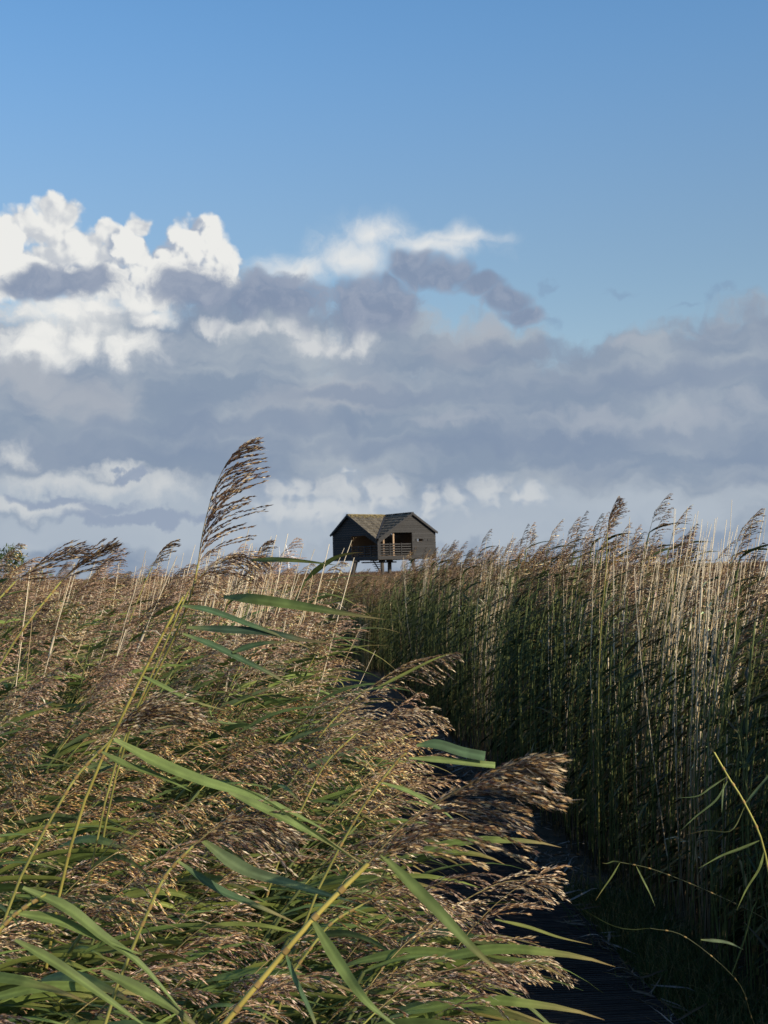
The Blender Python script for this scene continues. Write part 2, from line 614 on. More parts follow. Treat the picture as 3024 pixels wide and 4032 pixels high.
def leaf_strip(g, P, width, col, tipcol, roll=0.0, twist=0.0, fold=0.25, cut=False, wprof=None, up=Vector((0, 0, 1)), base=(0.2, 0.24, 0.08)):
    n = len(P)
    vr = random.Random(int(abs(P[0].x * 7919 + P[0].y * 104729 + P[-1].z * 1299709) * 100))
    lanes = [vr.uniform(.78, 1.15) for _ in range(4)]
    vs, cs, fs = [], [], []
    for i, p in enumerate(P):
        t = i / (n - 1)
        d = (P[min(i + 1, n - 1)] - P[max(i - 1, 0)]).normalized()
        s = d.cross(up)
        if s.length < 1e-3:
            s = d.cross(Vector((1, 0, 0)))
        s.normalize()
        s = Matrix.Rotation(roll + twist * t, 3, d) @ s
        nrm = s.cross(d)
        if cut:
            w = width * (0.25 + 0.75 * min(1, t / 0.3))
        else:
            w = width * min(1.0, 0.35 + 0.65 * (t / 0.22)) * (1 - max(0, (t - 0.25) / 0.75) ** 1.5)
        w = max(w, 0.0004) * 0.5
        vs += [p - s * w, p - s * w * .45 - nrm * w * fold * .7, p - nrm * w * fold, p + s * w * .45 - nrm * w * fold * .7, p + s * w]
        k = max(0.0, (t - 0.6) / 0.4)
        k0 = max(0.0, 1 - t / 0.12)
        c = tuple((col[q] * (1 - k) + tipcol[q] * k) * (1 - k0) + base[q] * k0 for q in range(3))
        cm = tuple(min(1, v * 1.3) for v in c)
        j = vr.gauss(0, .08)
        cs += [tuple(v * (q_ + j) for v in c) for q_ in lanes[:2]] + [cm] + [tuple(v * (q_ + j) for v in c) for q_ in lanes[2:]]
    for i in range(n - 1):
        for j in range(4):
            a = i * 5 + j
            fs.append((a, a + 1, a + 6, a + 5))
    g.add(vs, fs, cs, 1)


def leaf_grow(g, p, d, L, W, rng, wind, grav=0.05, push=0.08, n=9, col=None, tip=None, flutter=0.06):
    P = [p.copy()]
    d = d.normalized()
    for i in range(n):
        d = (d + wind * push + Vector((0, 0, -grav)) * (0.4 + 1.2 * i / n) + rvec(rng) * flutter).normalized()
        P.append(P[-1] + d * (L / n))
    col = col or rng.choice(GREENS)
    k = rng.uniform(.75, 1.2)
    col = tuple(c * k for c in col)
    tip = tip or ((0.32, 0.22, 0.09) if rng.random() < .45 else tuple(c * 1.15 for c in col))
    leaf_strip(g, P, W, col, tip, rng.uniform(-.9, .9), rng.uniform(-1.1, 1.1), rng.uniform(.1, .45))


WIND = Vector((1, 0, 0))
TONES = [('brown', (1, 1, 1)), ('purple-brown', (.85, .72, .78)), ('golden-brown', (1.25, 1.08, .74)), ('pale tan', (1.35, 1.22, .95)), ('dark brown', (.9, .78, .72))]


def make_reed(seed, H, a0, a1, nl=6, pl=0.27, plume=True, leafL=(.26, .42), leafW=(.015, .025), sl=0.0125, sw=0.0014, gap=0.0030, per=2, nodes=12, greens=None,
              lgrav=(.02, .10), pale=0.22, blen=.13, rach=40, stemcol=None, leafbase=0.3, droop=.07):
    """returns dict of pieces (each a G); the reed stands at the origin and bends towards +x"""
    rng = random.Random(seed)
    pts = [Vector((0, 0, 0))]
    n = 14
    S = H * 1.04
    yaw = rng.uniform(-.12, .12)
    for i in range(n):
        t = (i + .5) / n
        a = R(a0 + (a1 - a0) * t ** 1.7) + rng.gauss(0, .012)
        pts.append(pts[-1] + Vector((math.sin(a), math.sin(a) * yaw, math.cos(a))) * (S / n))
    rpts = [pts[-1].copy()]
    for i in range(8):
        a = R(a1 + (rach) * ((i + .5) / 8) ** 1.2)
        rpts.append(rpts[-1] + Vector((math.sin(a), math.sin(a) * yaw, math.cos(a))) * (pl / 8))
    tone_i = rng.randrange(len(TONES))
    pieces = {'tone': TONES[tone_i][0] if plume else None, 'stem': G(), 'leaves': [], 'panicle': None, 'top': rpts[4].z}
    sc = stemcol or rng.choice([(0.36, 0.34, 0.085), (0.30, 0.31, 0.08), (0.42, 0.36, 0.10)])
    sp = pts if plume else pts[:-1]
    pieces['stem'].tube(sp, 0.0036, 0.0017, 5, tuple(c * .45 for c in sc), 0, sc)  # darker foot: browner old base, plus shade put into the colour
    for k in range(1, 8):                      # nodes on the stem
        p, d = sample(pts, k / 8)
        pieces['stem'].tube([p - d * .004, p + d * .004], 0.0042, 0.0042, 5, (0.20, 0.16, 0.06), 0)
    for k in range(nl):
        t = leafbase + (0.97 - leafbase) * (k + rng.uniform(-.2, .2)) / max(1, nl - 1)
        p, d = sample(pts, min(t, .98))
        s = 1 if k % 2 else -1
        dd = d * rng.uniform(.5, .9) + Vector((0.55, s * rng.uniform(.15, .75), 0))
        lg = G()
        old = t < 0.45 and rng.random() < .5
        col = rng.choice([(0.30, 0.22, 0.09), (0.22, 0.19, 0.07)]) if old else (rng.choice(greens) if greens else None)
        leaf_grow(lg, p, dd, rng.uniform(*leafL) * (1.0 if k < nl - 1 else .8), rng.uniform(*leafW), rng, WIND, rng.uniform(*lgrav), rng.uniform(.03, .11), col=col)
        # sheath hugging the stem below the blade
        q, _ = sample(pts, max(0, min(t, .98) - .10))
        lg.tube([q, p], 0.0042, 0.0048, 5, (0.17, 0.20, 0.07), 1)
        pieces['leaves'].append(lg)
    if plume:
        pg = G()
        panicle(pg, rpts, rng, WIND, blen=blen * rng.uniform(.85, 1.15), nodes=nodes, per=per, sl=sl, sw=sw, gap=gap, pale=pale * rng.uniform(.6, 1.5), fluff=rng.uniform(.002, .0045), tone=TONES[tone_i][1], droop=droop * rng.uniform(.6, 1.5))
        pieces['panicle'] = pg
    return pieces


def joined(p):
    g = G()
    g.join(p['stem'])
    for l in p['leaves']:
        g.join(l)
    if p['panicle']:
        g.join(p['panicle'])
    return g


def scatter(name, variants, points, kind_label=None):
    """one object that stands a variant on every point: (loc, (rx,ry,rz), scale, index)"""
    lib = bpy.data.collections.new(name + '_kinds')
    for i, me in enumerate(variants):
        o = bpy.data.objects.new('%s_kind_%02d' % (name, i), me)
        lib.objects.link(o)
    me = bpy.data.meshes.new(name)
    me.from_pydata([p[0] for p in points], [], [])
    a = me.attributes.new('rot', 'FLOAT_VECTOR', 'POINT')
    a.data.foreach_set('vector', [c for p in points for c in p[1]])
    a = me.attributes.new('scl', 'FLOAT', 'POINT')
    a.data.foreach_set('value', [p[2] for p in points])
    a = me.attributes.new('idx', 'INT', 'POINT')
    a.data.foreach_set('value', [p[3] for p in points])
    o = link(name, me)
    ng = bpy.data.node_groups.new(name, 'GeometryNodeTree')
    ng.interface.new_socket('Geometry', in_out='INPUT', socket_type='NodeSocketGeometry')
    ng.interface.new_socket('Geometry', in_out='OUTPUT', socket_type='NodeSocketGeometry')
    gi, go = ng.nodes.new('NodeGroupInput'), ng.nodes.new('NodeGroupOutput')
    ci = ng.nodes.new('GeometryNodeCollectionInfo')
    ci.inputs['Collection'].default_value = lib
    ci.inputs['Separate Children'].default_value = True
    ci.inputs['Reset Children'].default_value = True
    ip = ng.nodes.new('GeometryNodeInstanceOnPoints')
    ip.inputs['Pick Instance'].default_value = True

    def named(nm, dt):
        q = ng.nodes.new('GeometryNodeInputNamedAttribute')
        q.data_type = dt
        q.inputs[0].default_value = nm
        return q.outputs[0]
    ng.links.new(gi.outputs[0], ip.inputs['Points'])
    ng.links.new(ci.outputs[0], ip.inputs['Instance'])
    ng.links.new(named('idx', 'INT'), ip.inputs['Instance Index'])
    ng.links.new(named('rot', 'FLOAT_VECTOR'), ip.inputs['Rotation'])
    ng.links.new(named('scl', 'FLOAT'), ip.inputs['Scale'])
    ng.links.new(ip.outputs[0], go.inputs[0])
    mod = o.modifiers.new('scatter', 'NODES')
    mod.node_group = ng
    return tag(o, kind='stuff')

#PLANTS_END
# ------------------------------------------------------------------ the bird hide on stilts
HD = 122.0
PXM = F / HD                                    # photograph pixels per metre there
HC = at(1490, 2262, HD)
HC.z = 0.0
bl, br = R(45), R(29)
uL, aL = Vector((-math.cos(bl), math.sin(bl), 0)), Vector((math.sin(bl), math.cos(bl), 0))
uR, aR = Vector((math.cos(br), math.sin(br), 0)), Vector((-math.sin(br), math.cos(br), 0))
WL, WR = 5.42, 5.58
APL, APR = 3.39, 3.32
ZB, ZC, ZE, ZR = 3.11, 4.73, 5.32, 6.88
UP = Vector((0, 0, 1))


def solve2(p, d, q, e):                          # p + d*t = q + e*s
    det = d.x * -e.y + e.x * d.y
    r = q - p
    t = (r.x * -e.y + e.x * r.y) / det
    return p + d * t


Lp, Rp = uL * WL, uR * WR
AL, AR = uL * APL, uR * APR
J = solve2(AL, aL, AR, aR)
B = solve2(Lp, aL, Rp, aR)
M_CLAD = mat_noise('dark_cladding', (0.025, 0.025, 0.026), (0.043, 0.041, 0.040), 5.0, 0.6, (1, 1, 8), 0.15)
M_INNER = mat_noise('inner_wood', (0.30, 0.20, 0.12), (0.42, 0.29, 0.18), 4.0, 0.7, (1, 1, 6), 0.1)
M_ROOF = mat_noise('roof_wood', (0.075, 0.066, 0.05), (0.17, 0.145, 0.105), 3.5, 0.85, (1, 1, 1), 0.3, (0.12, 0.103, 0.075))
M_MOSS = mat_noise('roof_moss', (0.13, 0.105, 0.05), (0.24, 0.19, 0.085), 9.0, 0.9)
M_TRIM = mat_noise('dark_trim', (0.022, 0.022, 0.024), (0.035, 0.034, 0.034), 4.0, 0.6)
M_LEG = mat_noise('stilt_wood', (0.05, 0.043, 0.036), (0.11, 0.09, 0.07), 3.0, 0.8, (1, 1, .2))
hide = empty('bird_hide', HC, 'dark timber bird hide with two joined gables standing on slanted stilts', 'bird hide')


def hpart(name, g, m, parent=hide, smooth=False):
    return link(name, g.mesh(name, m if isinstance(m, list) else [m], smooth), parent)


def interval(poly, z):
    xs_ = []
    n = len(poly)
    for i in range(n):
        (s0, z0), (s1, z1) = poly[i], poly[(i + 1) % n]
        if abs(z1 - z0) < 1e-9:
            if abs(z - z0) < 1e-6:
                xs_ += [s0, s1]
            continue
        t = (z - z0) / (z1 - z0)
        if -1e-6 <= t <= 1 + 1e-6:
            xs_.append(s0 + (s1 - s0) * t)
    return (min(xs_), max(xs_)) if xs_ else None


def slab(org, u, nrm, quad, thick, off, g=None):
    """quad: four (s, z) -> a board of given thickness standing off along nrm"""
    g = g or G()
    vs = [org + u * s + UP * z + nrm * off for s, z in quad] + [org + u * s + UP * z + nrm * (off + thick) for s, z in quad]
    g.add(vs, [(0, 1, 2, 3), (7, 6, 5, 4), (0, 4, 5, 1), (1, 5, 6, 2), (2, 6, 7, 3), (3, 7, 4, 0)], (1, 1, 1))
    return g


def clad(wall, org, u, nrm, outer, holes, levels, gap=0.014, name='board'):
    """horizontal boards of a wall, each an object, leaving the holes open; plus one inner lining"""
    lining = G()
    for z0, z1 in zip(levels, levels[1:]):
        e = 1e-4
        a0, a1 = interval(outer, z0 + e), interval(outer, z1 - e)
        if not a0:
            continue
        if not a1:
            a1 = ((a0[0] + a0[1]) / 2,) * 2
        cuts = []
        for h in holes:
            h0, h1 = interval(h, z0 + e), interval(h, z1 - e)
            if h0 and h1:
                cuts.append((h0, h1))
        cuts.sort()
        left0, left1 = a0[0], a1[0]
        segs = []
        for h0, h1 in cuts:
            segs.append((left0, h0[0], left1, h1[0]))
            left0, left1 = h0[1], h1[1]
        segs.append((left0, a0[1], left1, a1[1]))
        for b0, b1, c0, c1 in segs:
            if b1 - b0 < 0.02 and c1 - c0 < 0.02:
                continue
            q = [(b0, z0), (b1, z0), (c1, z1), (c0, z1)]
            slab(org, u, nrm, q, 0.03, -0.075, lining)
            q = [(b0, z0 + gap / 2), (b1, z0 + gap / 2), (c1, z1 - gap / 2), (c0, z1 - gap / 2)]
            hpart(name, slab(org, u, nrm, q, 0.028, -0.02 + random.uniform(0, .008)), M_CLAD, wall)
    hpart('lining', lining, M_INNER, wall)


def levels_for(marks, z0, z1, step):
    m = sorted(set([z0, z1] + marks))
    out = [z0]
    for a, b in zip(m, m[1:]):
        n = max(1, round((b - a) / step))
        for i in range(1, n + 1):
            out.append(a + (b - a) * i / n)
    return out


def px_z(y):
    return EYE + (HOR - y) / PXM


Z0 = Vector((0, 0, 0))
nL, nR = -aL, -aR
kL, kR = PXM * math.cos(bl), PXM * math.cos(br)
# left gable
outer = [(0, ZB), (0, ZC), (APL, ZR), (WL, ZE), (WL, ZB)]
hole = [(3 / kL, px_z(2190)), (107 / kL, px_z(2192)), (107 / kL, px_z(2106)), (50 / kL, px_z(2106)), (3 / kL, px_z(2142))]
hole[1] = (hole[1][0], hole[0][1])
ll = bpy.data.objects.new('gable_wall', None)
COL.objects.link(ll)
ll.parent = hide
clad(ll, Z0, uL, nL, outer, [hole], levels_for([hole[0][1], px_z(2106), px_z(2142)], ZB, ZR, 0.205))
# right gable, with a viewing slot left of a closed shutter
outerR = [(0, ZB), (0, ZC), (APR, ZR), (WR, ZE), (WR, ZB)]
holeR = [(8 / kR, px_z(2188)), (138 / kR, px_z(2188)), (138 / kR, px_z(2097)), (62 / kR, px_z(2097)), (8 / kR, px_z(2137))]
zs0, zs1 = px_z(2133), px_z(2123)
slot = [(160 / kR, zs0), (180 / kR, zs0), (180 / kR, zs1), (160 / kR, zs1)]
rl = bpy.data.objects.new('gable_wall', None)
COL.objects.link(rl)
rl.parent = hide
clad(rl, Z0, uR, nR, outerR, [holeR, slot], levels_for([holeR[0][1], px_z(2097), px_z(2137), zs0, zs1], ZB, ZR, 0.205))
for s0, s1 in ((182, 198), (200, 221), (150, 158)):
    hpart('shutter', slab(Z0, uR, nR, [(s0 / kR, zs0 + .01), (s1 / kR, zs0 + .01), (s1 / kR, zs1 - .01), (s0 / kR, zs1 - .01)], 0.03, 0.02), M_TRIM)
hpart('shutter', slab(Z0, uL, nL, [(108 / kL, px_z(2146)), (174 / kL, px_z(2146)), (174 / kL, px_z(2134)), (108 / kL, px_z(2134))], 0.03, 0.02), M_TRIM)
# long outer walls running back
for org, a, nrm, end, holes in ((Lp, aL, uL, (B - Lp).length, []), (Rp, aR, uR, (B - Rp).length, [[(2.75, zs0), (3.2, zs0), (3.2, zs1 + .12), (2.75, zs1 + .12)]])):
    w = bpy.data.objects.new('side_wall', None)
    COL.objects.link(w)
    w.parent = hide
    clad(w, org, a, nrm, [(0, ZB), (end, ZB), (end, ZE), (0, ZE)], holes, levels_for([zs0, zs1 + .12] if holes else [], ZB, ZE, 0.21))
# floor
g = G()
fp = [Z0, uR * WR, B, uL * WL]
g.add([p + UP * (ZB - .02) for p in fp] + [p + UP * (ZB + .06) for p in fp], [(3, 2, 1, 0), (4, 5, 6, 7), (0, 1, 5, 4), (1, 2, 6, 5), (2, 3, 7, 6), (3, 0, 4, 7)], (1, 1, 1))
hpart('floor', g, M_LEG)


# roof: boards that run from ridge to eave
def roof(ridge0, ridge1, low_fn, n, nrm, m=M_ROOF):
    r_ = bpy.data.objects.new('roof', None)
    COL.objects.link(r_)
    r_.parent = hide
    for i in range(n):
        t0, t1 = i / n + .003, (i + 1) / n - .003
        lift = nrm * random.uniform(0.0, 0.025)
        q = [ridge0.lerp(ridge1, t0), ridge0.lerp(ridge1, t1), low_fn(t1), low_fn(t0)]
        q = [p + lift for p in q]
        gg = G()
        gg.add([p + nrm * .05 for p in q] + q, [(0, 1, 2, 3), (7, 6, 5, 4), (0, 4, 5, 1), (1, 5, 6, 2), (2, 6, 7, 3), (3, 7, 4, 0)], (1, 1, 1))
        hpart('roof_board', gg, m, r_)
    return r_


al, ar, j_, c_ = AL + UP * ZR, AR + UP * ZR, J + UP * ZR, UP * ZC
ov = 0.18
alo, aro = al - aL * ov, ar - aR * ov
clo_l, clo_r = c_ - aL * ov, c_ - aR * ov


def up_n(a, b):
    n = a.cross(b).normalized()
    return n if n.z > 0 else -n


nLR = up_n(j_ - al, c_ - al)
nRL = up_n(j_ - ar, c_ - ar)
le, re_ = Lp + UP * ZE, Rp + UP * ZE
b_ = B + UP * ZE
nLL = up_n(j_ - al, le - al)
nRR = up_n(j_ - ar, re_ - ar)
ro = roof(alo, j_, lambda t: clo_l.lerp(j_, t), 17, nLR)
rr = roof(aro, j_, lambda t: clo_r.lerp(j_, t), 16, nRL)
eL = (le - al).normalized() * .14
eR = (re_ - ar).normalized() * .14
roof(alo, j_, lambda t: (le - aL * ov + eL).lerp(b_ + eL, t), 18, nLL)
roof(aro, j_, lambda t: (re_ - aR * ov + eR).lerp(b_ + eR, t), 18, nRR)
# horizontal battens give the roof its courses
for r_, p0, lowp, nrm, n in ((ro, alo, clo_l, nLR, 9), (rr, aro, clo_r, nRL, 9)):
    gg = G()
    for k in range(1, n):
        t = k / n
        a = p0.lerp(lowp, t)
        # the course ends on the valley line
        b = j_.lerp(lowp, t)
        a2, b2 = a + nrm * .082, b + nrm * .082
        d = (b2 - a2)
        if d.length > .1:
            gg.box((a2 + b2) / 2, d.length, 0.10, 0.022, d.normalized(), nrm.cross(d.normalized()), nrm)
    hpart('batten', gg, M_ROOF, r_)
g = G()
d = (j_ - alo)
g.box((j_ + alo) / 2 + UP * .1, d.length, 0.26, 0.07, d.normalized(), UP.cross(d.normalized()), UP)
random.seed(8)
for k in range(60):
    p = alo.lerp(j_, random.random()) + (c_ - al).normalized() * random.uniform(0, .55) ** 1.5 + nLR * .09
    g.box(p, random.uniform(.1, .25), random.uniform(.08, .2), random.uniform(.04, .09), d.normalized(), nLR.cross(d.normalized()), nLR)
hpart('moss_ridge', g, M_MOSS)
g = G()
d = (j_ - aro)
g.box((j_ + aro) / 2 + UP * .1, d.length, 0.22, 0.07, d.normalized(), UP.cross(d.normalized()), UP)
hpart('ridge_cap', g, M_TRIM)
g = G()
v0 = (clo_l + clo_r) / 2
d = j_ - v0
g.box((j_ + v0) / 2 + UP * .10, d.length, 0.14, 0.09, d.normalized(), UP.cross(d.normalized()).normalized(), None)
hpart('valley_gutter', g, M_TRIM)
for a, b, nn in ((alo, clo_l, -aL), (alo, le - aL * ov + eL, -aL), (aro, clo_r, -aR), (aro, re_ - aR * ov + eR, -aR)):
    g = G()
    d = (b - a).normalized()
    g.box((a + b) / 2 + nn * .02 + UP * .0, (b - a).length, 0.04, 0.17, d, nn, d.cross(nn))
    hpart('barge_board', g, M_CLAD if nn == -aR and False else M_TRIM)


# railings
def railing(u, a, s0, s1, z0, z1, posts, clip):
    r_ = bpy.data.objects.new('railing', None)
    COL.objects.link(r_)
    r_.parent = hide
    for k in range(5):
        z = z0 + (z1 - z0) * (k + .55) / 5
        gg = G()
        gg.box(u * ((s0 + s1) / 2) + a * .14 + UP * z, s1 - s0, 0.035, 0.085, u, a)
        hpart('rail', gg, M_CLAD, r_)
    for s in posts:
        gg = G()
        gg.box(u * s + a * .09 + UP * ((z0 + z1) / 2), 0.07, 0.05, z1 - z0 + .02, u, a)
        hpart('post', gg, M_CLAD, r_)


railing(uL, aL, 4 / kL, 106 / kL, px_z(2190), px_z(2145), [30 / kL, 55 / kL, 80 / kL], None)
railing(uR, aR, 9 / kR, 137 / kR, px_z(2187), px_z(2138), [50 / kR, 96 / kR, 12 / kR], None)
for s, dpt, zt in ((14, 0.45, 5.0), (31, 0.35, 5.3), (68, 0.25, 5.75)):
    g = G()
    g.box(uR * (s / kR) + aR * dpt + UP * ((ZB + zt) / 2 + .03), 0.13, 0.13, zt - ZB - .06, uR, aR)
    hpart('inner_post', g, M_INNER)
g = G()
g.box(uL * 1.7 + aL * 3.6 + UP * (ZB + .32), 3.0, .4, .06, uL, aL)
g.box(uL * .5 + aL * 3.6 + UP * (ZB + .175), .08, .36, .23, uL, aL)
g.box(uL * 2.9 + aL * 3.6 + UP * (ZB + .175), .08, .36, .23, uL, aL)
hpart('bench', g, M_INNER)


# stilts, beams and stair
def hp(px, py, dy):
    p = at(px, py, HD + dy) - HC
    return p


for (x0, x1, dy, wd) in ((1402, 1391, 1.6, .36), (1504, 1506, 1.0, .32), (1534, 1534, 2.6, .34), (1622, 1634, 1.9, .30)):
    t0 = hp(x0, 2202, dy)
    t0.z = ZB - .03
    b0 = hp(x1, 2252, dy)
    k = (t0.z + .3) / (t0.z - b0.z)
    g = G()
    g.tube([t0.lerp(t0 + (b0 - t0) * k, i / 4) for i in range(5)], wd / 2, wd / 2 * .92, 8, cap=True)
    hpart('stilt', g, M_LEG, smooth=True)
    g = G()
    g.box(t0 + UP * -.08, wd + .24, wd + .1, .14)
    hpart('stilt_head', g, M_TRIM)
for s in (0.5, 1.6):
    g = G()
    g.box(Z0.lerp(B, .2) + Vector((-.2, s, ZB - .22)), 3.3, .12, .10, uR, aR)
    hpart('beam', g, M_TRIM)
st = bpy.data.objects.new('stair', None)
COL.objects.link(st)
st.parent = hide
for k in range(6):
    p = hp(1472 + k * 4.5, 2208 + k * 7.5, 1.7)
    g = G()
    g.box(p, .62, .28, .05)
    hpart('tread', g, M_TRIM, st)
g = G()
g.tube([hp(1466, 2202, 1.6), hp(1504, 2262, 1.6)], .05, .05, 4)
hpart('stringer', g, M_TRIM, st)

# ------------------------------------------------------------------ two wind turbines on the horizon
M_WHITE = mat_noise('turbine_white', (0.78, 0.79, 0.80), (0.82, 0.82, 0.82), 0.05, 0.4, bump=0)


def turbine(px, hub_y, dist, rot, yaw, label):
    base = at(px, 2262, dist)
    base.z = 0
    top = at(px, hub_y, dist)
    H = top.z
    t = empty('wind_turbine', base, label, 'wind turbine', 'wind turbines on the far horizon')
    g = G()
    g.tube([Vector((0, 0, H * i / 6)) for i in range(7)], 3.4, 1.9, 12)
    hpart('tower', g, M_WHITE, t, True)
    g = G()
    g.box(Vector((0, 1.5, H + 1.6)), 4.0, 10.0, 4.0)
    hpart('nacelle', g, M_WHITE, t)
    g = G()
    g.tube([Vector((0, -3.5, H + 1.6)), Vector((0, -4.8, H + 1.6)), Vector((0, -6.2, H + 1.6))], 1.9, .7, 10, cap=True)
    hpart('hub', g, M_WHITE, t, True)
    for k in range(3):
        a = R(rot + 120 * k)
        d = Vector((math.sin(a), 0, math.cos(a)))
        s = Vector((d.z, 0, -d.x))
        c = Vector((0, -5.0, H + 1.6))
        g = G()
        L = H * .52
        vs = []
        for i in range(7):
            f = i / 6
            w = (1.6 + 2.6 * min(1, f / .2) * (1 - f) ** .8 + .3) * (1.0 if f > .05 else .6)
            th = 1.2 * (1 - f) + .25
            p = c + d * (L * f + 1)
            vs += [p - s * w * .35, p - Vector((0, th / 2, 0)), p + s * w * .65, p + Vector((0, th / 2, 0))]
        g.add(vs, [(i * 4 + q, i * 4 + (q + 1) % 4, i * 4 + 4 + (q + 1) % 4, i * 4 + 4 + q) for i in range(6) for q in range(4)], (1, 1, 1))
        hpart('blade', g, M_WHITE, t, True)
    t.rotation_euler = (0, 0, yaw)


turbine(1137, 2190, 5200, -14, R(20), 'white wind turbine nearer the bird hide of the distant pair')
turbine(1100, 2196, 5600, -2, R(35), 'white wind turbine of the distant pair that is farther left from the bird hide')

#STRUCT_END
# ------------------------------------------------------------------ the reeds
rng = random.Random(21)
# kinds for the left bank: strongly bent by the wind, four heights
LEFT = []
for hi, H in enumerate((1.15, 1.35, 1.55, 1.75)):
    for k in range(4):
        LEFT.append(make_reed(100 + hi * 10 + k, H, rng.uniform(2, 9), rng.uniform(30, 58) - hi * 5, nl=9, pale=.40, blen=rng.uniform(.12, .19), pl=rng.uniform(.24, .33), nodes=rng.choice((9, 10, 12)), gap=.003, lgrav=(.05, .17),
                              rach=rng.uniform(25, 60), leafL=(.30, .52), leafW=(.018, .030), droop=rng.uniform(.07, .17)))
for hi, H in enumerate((1.15, 1.35, 1.55, 1.75)):
    for k in range(2):
        LEFT.append(make_reed(180 + hi * 10 + k, H * 1.0, rng.uniform(2, 9), rng.uniform(25, 50) - hi * 4, nl=15, plume=False, leafL=(.30, .60), leafW=(.012, .027), leafbase=.36, lgrav=(.05, .18)))
for p in LEFT:
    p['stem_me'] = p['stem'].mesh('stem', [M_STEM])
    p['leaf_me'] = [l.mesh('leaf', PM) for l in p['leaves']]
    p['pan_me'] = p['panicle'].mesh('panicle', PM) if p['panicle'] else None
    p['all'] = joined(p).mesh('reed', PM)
# kinds for the wall on the right and everything farther: more upright
WALL = []
SHADED_GREENS = [(0.042, 0.062, 0.022), (0.036, 0.056, 0.022), (0.054, 0.074, 0.026), (0.065, 0.064, 0.024), (0.085, 0.07, 0.032)]  # leaf greens lowered so the wall's shade sits in the colour
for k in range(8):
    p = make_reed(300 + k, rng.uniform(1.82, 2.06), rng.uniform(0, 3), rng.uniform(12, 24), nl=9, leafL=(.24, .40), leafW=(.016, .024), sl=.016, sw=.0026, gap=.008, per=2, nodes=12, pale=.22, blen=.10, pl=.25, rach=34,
                  leafbase=.2, stemcol=(0.12, 0.105, 0.045), greens=SHADED_GREENS)  # stem colour lowered too, for the shaded wall
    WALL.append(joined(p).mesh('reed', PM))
for k in range(4):                               # leafy young ones without a plume
    p = make_reed(330 + k, rng.uniform(1.45, 1.8), rng.uniform(0, 4), rng.uniform(8, 18), nl=11, plume=False, leafL=(.26, .42), leafW=(.018, .028), leafbase=.15, stemcol=(0.10, 0.10, 0.04), greens=SHADED_GREENS)
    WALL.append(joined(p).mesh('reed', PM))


def straw(seed, H, lean):
    r = random.Random(seed)
    g = G()
    pts = [Vector((0, 0, 0))]
    n = 8
    k_ = r.random() < .25
    for i in range(n):
        a = R(lean) * ((i + 1) / n) + r.gauss(0, .015)
        pts.append(pts[-1] + Vector((math.sin(a), r.gauss(0, .012), math.cos(a))) * H / n)
    c = r.choice([(0.66, 0.53, 0.33), (0.74, 0.62, 0.42), (0.58, 0.43, 0.24), (0.70, 0.60, 0.44)])
    g.tube(pts, 0.0042, 0.0015, 4, tuple(v * .32 for v in c), 0, tuple(min(.85, v * 1.1) for v in c))  # dark base: weathered straw, with shade low down painted in
    for t in (.3, .5, .68, .85):
        p, d = sample(pts, t)
        g.tube([p - d * .006, p + d * .006], .0044, .0044, 4, (0.3, 0.22, 0.12), 0)
    for q in range(r.randrange(1, 4)):          # torn sheaths and leaf scraps left on the stem
        p, d = sample(pts, r.uniform(.25, .9))
        e = (d * r.uniform(-.3, .8) + Vector((.7, r.uniform(-.8, .8), 0))).normalized()
        L_ = r.uniform(.04, .14)
        c2 = tuple(v * r.uniform(.5, .95) for v in c)
        leaf_strip(g, [p, p + e * L_ * .5, p + e * L_ + Vector((0, 0, -L_ * .35))], r.uniform(.006, .014), c2, c2, r.uniform(-1, 1), base=c2)
        g.tube([p - d * .09, p], .0050, .0056, 4, tuple(v * .85 for v in c), 0)
    if r.random() < .5:
        p, d = sample(pts, .8)
        g.tube([p, p + (d + Vector((.4, r.uniform(-.5, .5), 0))) * .06], .003, .0006, 3, c, 0)
    if k_:
        for q in range(10):                     # a last wisp of the old plume
            p, d = sample(pts, .93 + .007 * q)
            e = (d + Vector((.5, r.uniform(-.4, .4), 0))).normalized()
            g.tube([p, p + e * .03, p + (e + Vector((.2, 0, -.1))) * .05], .0012, .0004, 3, (0.5, 0.42, 0.32), 0)
    return g


STRAW = [straw(500 + k, rng.uniform(1.85, 2.2), rng.uniform(3, 15)).mesh('dry_stem', [M_DRY, M_DRY, M_DRY]) for k in range(10)]

# ---- left bank -------------------------------------------------------
def height_left(x, y):
    h = min(1.84, 0.78 + 0.135 * y)
    k = min(1.0, max(0.0, (x / y + .11) / .06))        # lower along the boardwalk than out in the bed
    return h - k * max(0.0, h - (1.76 if y < 9 else (1.66 if y < 12 else 1.52)))


def left_limit(y):
    return path_edge(y) - PATH_W - 0.27 - min(.46, .09 * max(0, y - 2.2))


pts_l = []
r2 = random.Random(77)
for _ in range(9000):
    y = 1.95 + (32 - 1.95) * r2.random() ** 1.9
    xl = left_limit(y)
    xmin = -0.275 * y - 0.55
    x = r2.uniform(xmin, xl)
    dens = 1.0
    pts_l.append((x, y))


# thin by a density that falls with distance
def density_cut(pts, target):
    out = []
    cell = {}
    for x, y in pts:
        s = 0.35 if y < 12 else 0.8
        k = (int(x / s), int(y / s), s)
        if cell.get(k, 0) < target(y) * s * s:
            cell[k] = cell.get(k, 0) + 1
            out.append((x, y))
    return out


pts_l = density_cut(pts_l, lambda y: 100 if y < 4 else (85 if y < 8 else 60))
pts_l.sort(key=lambda p: p[1])


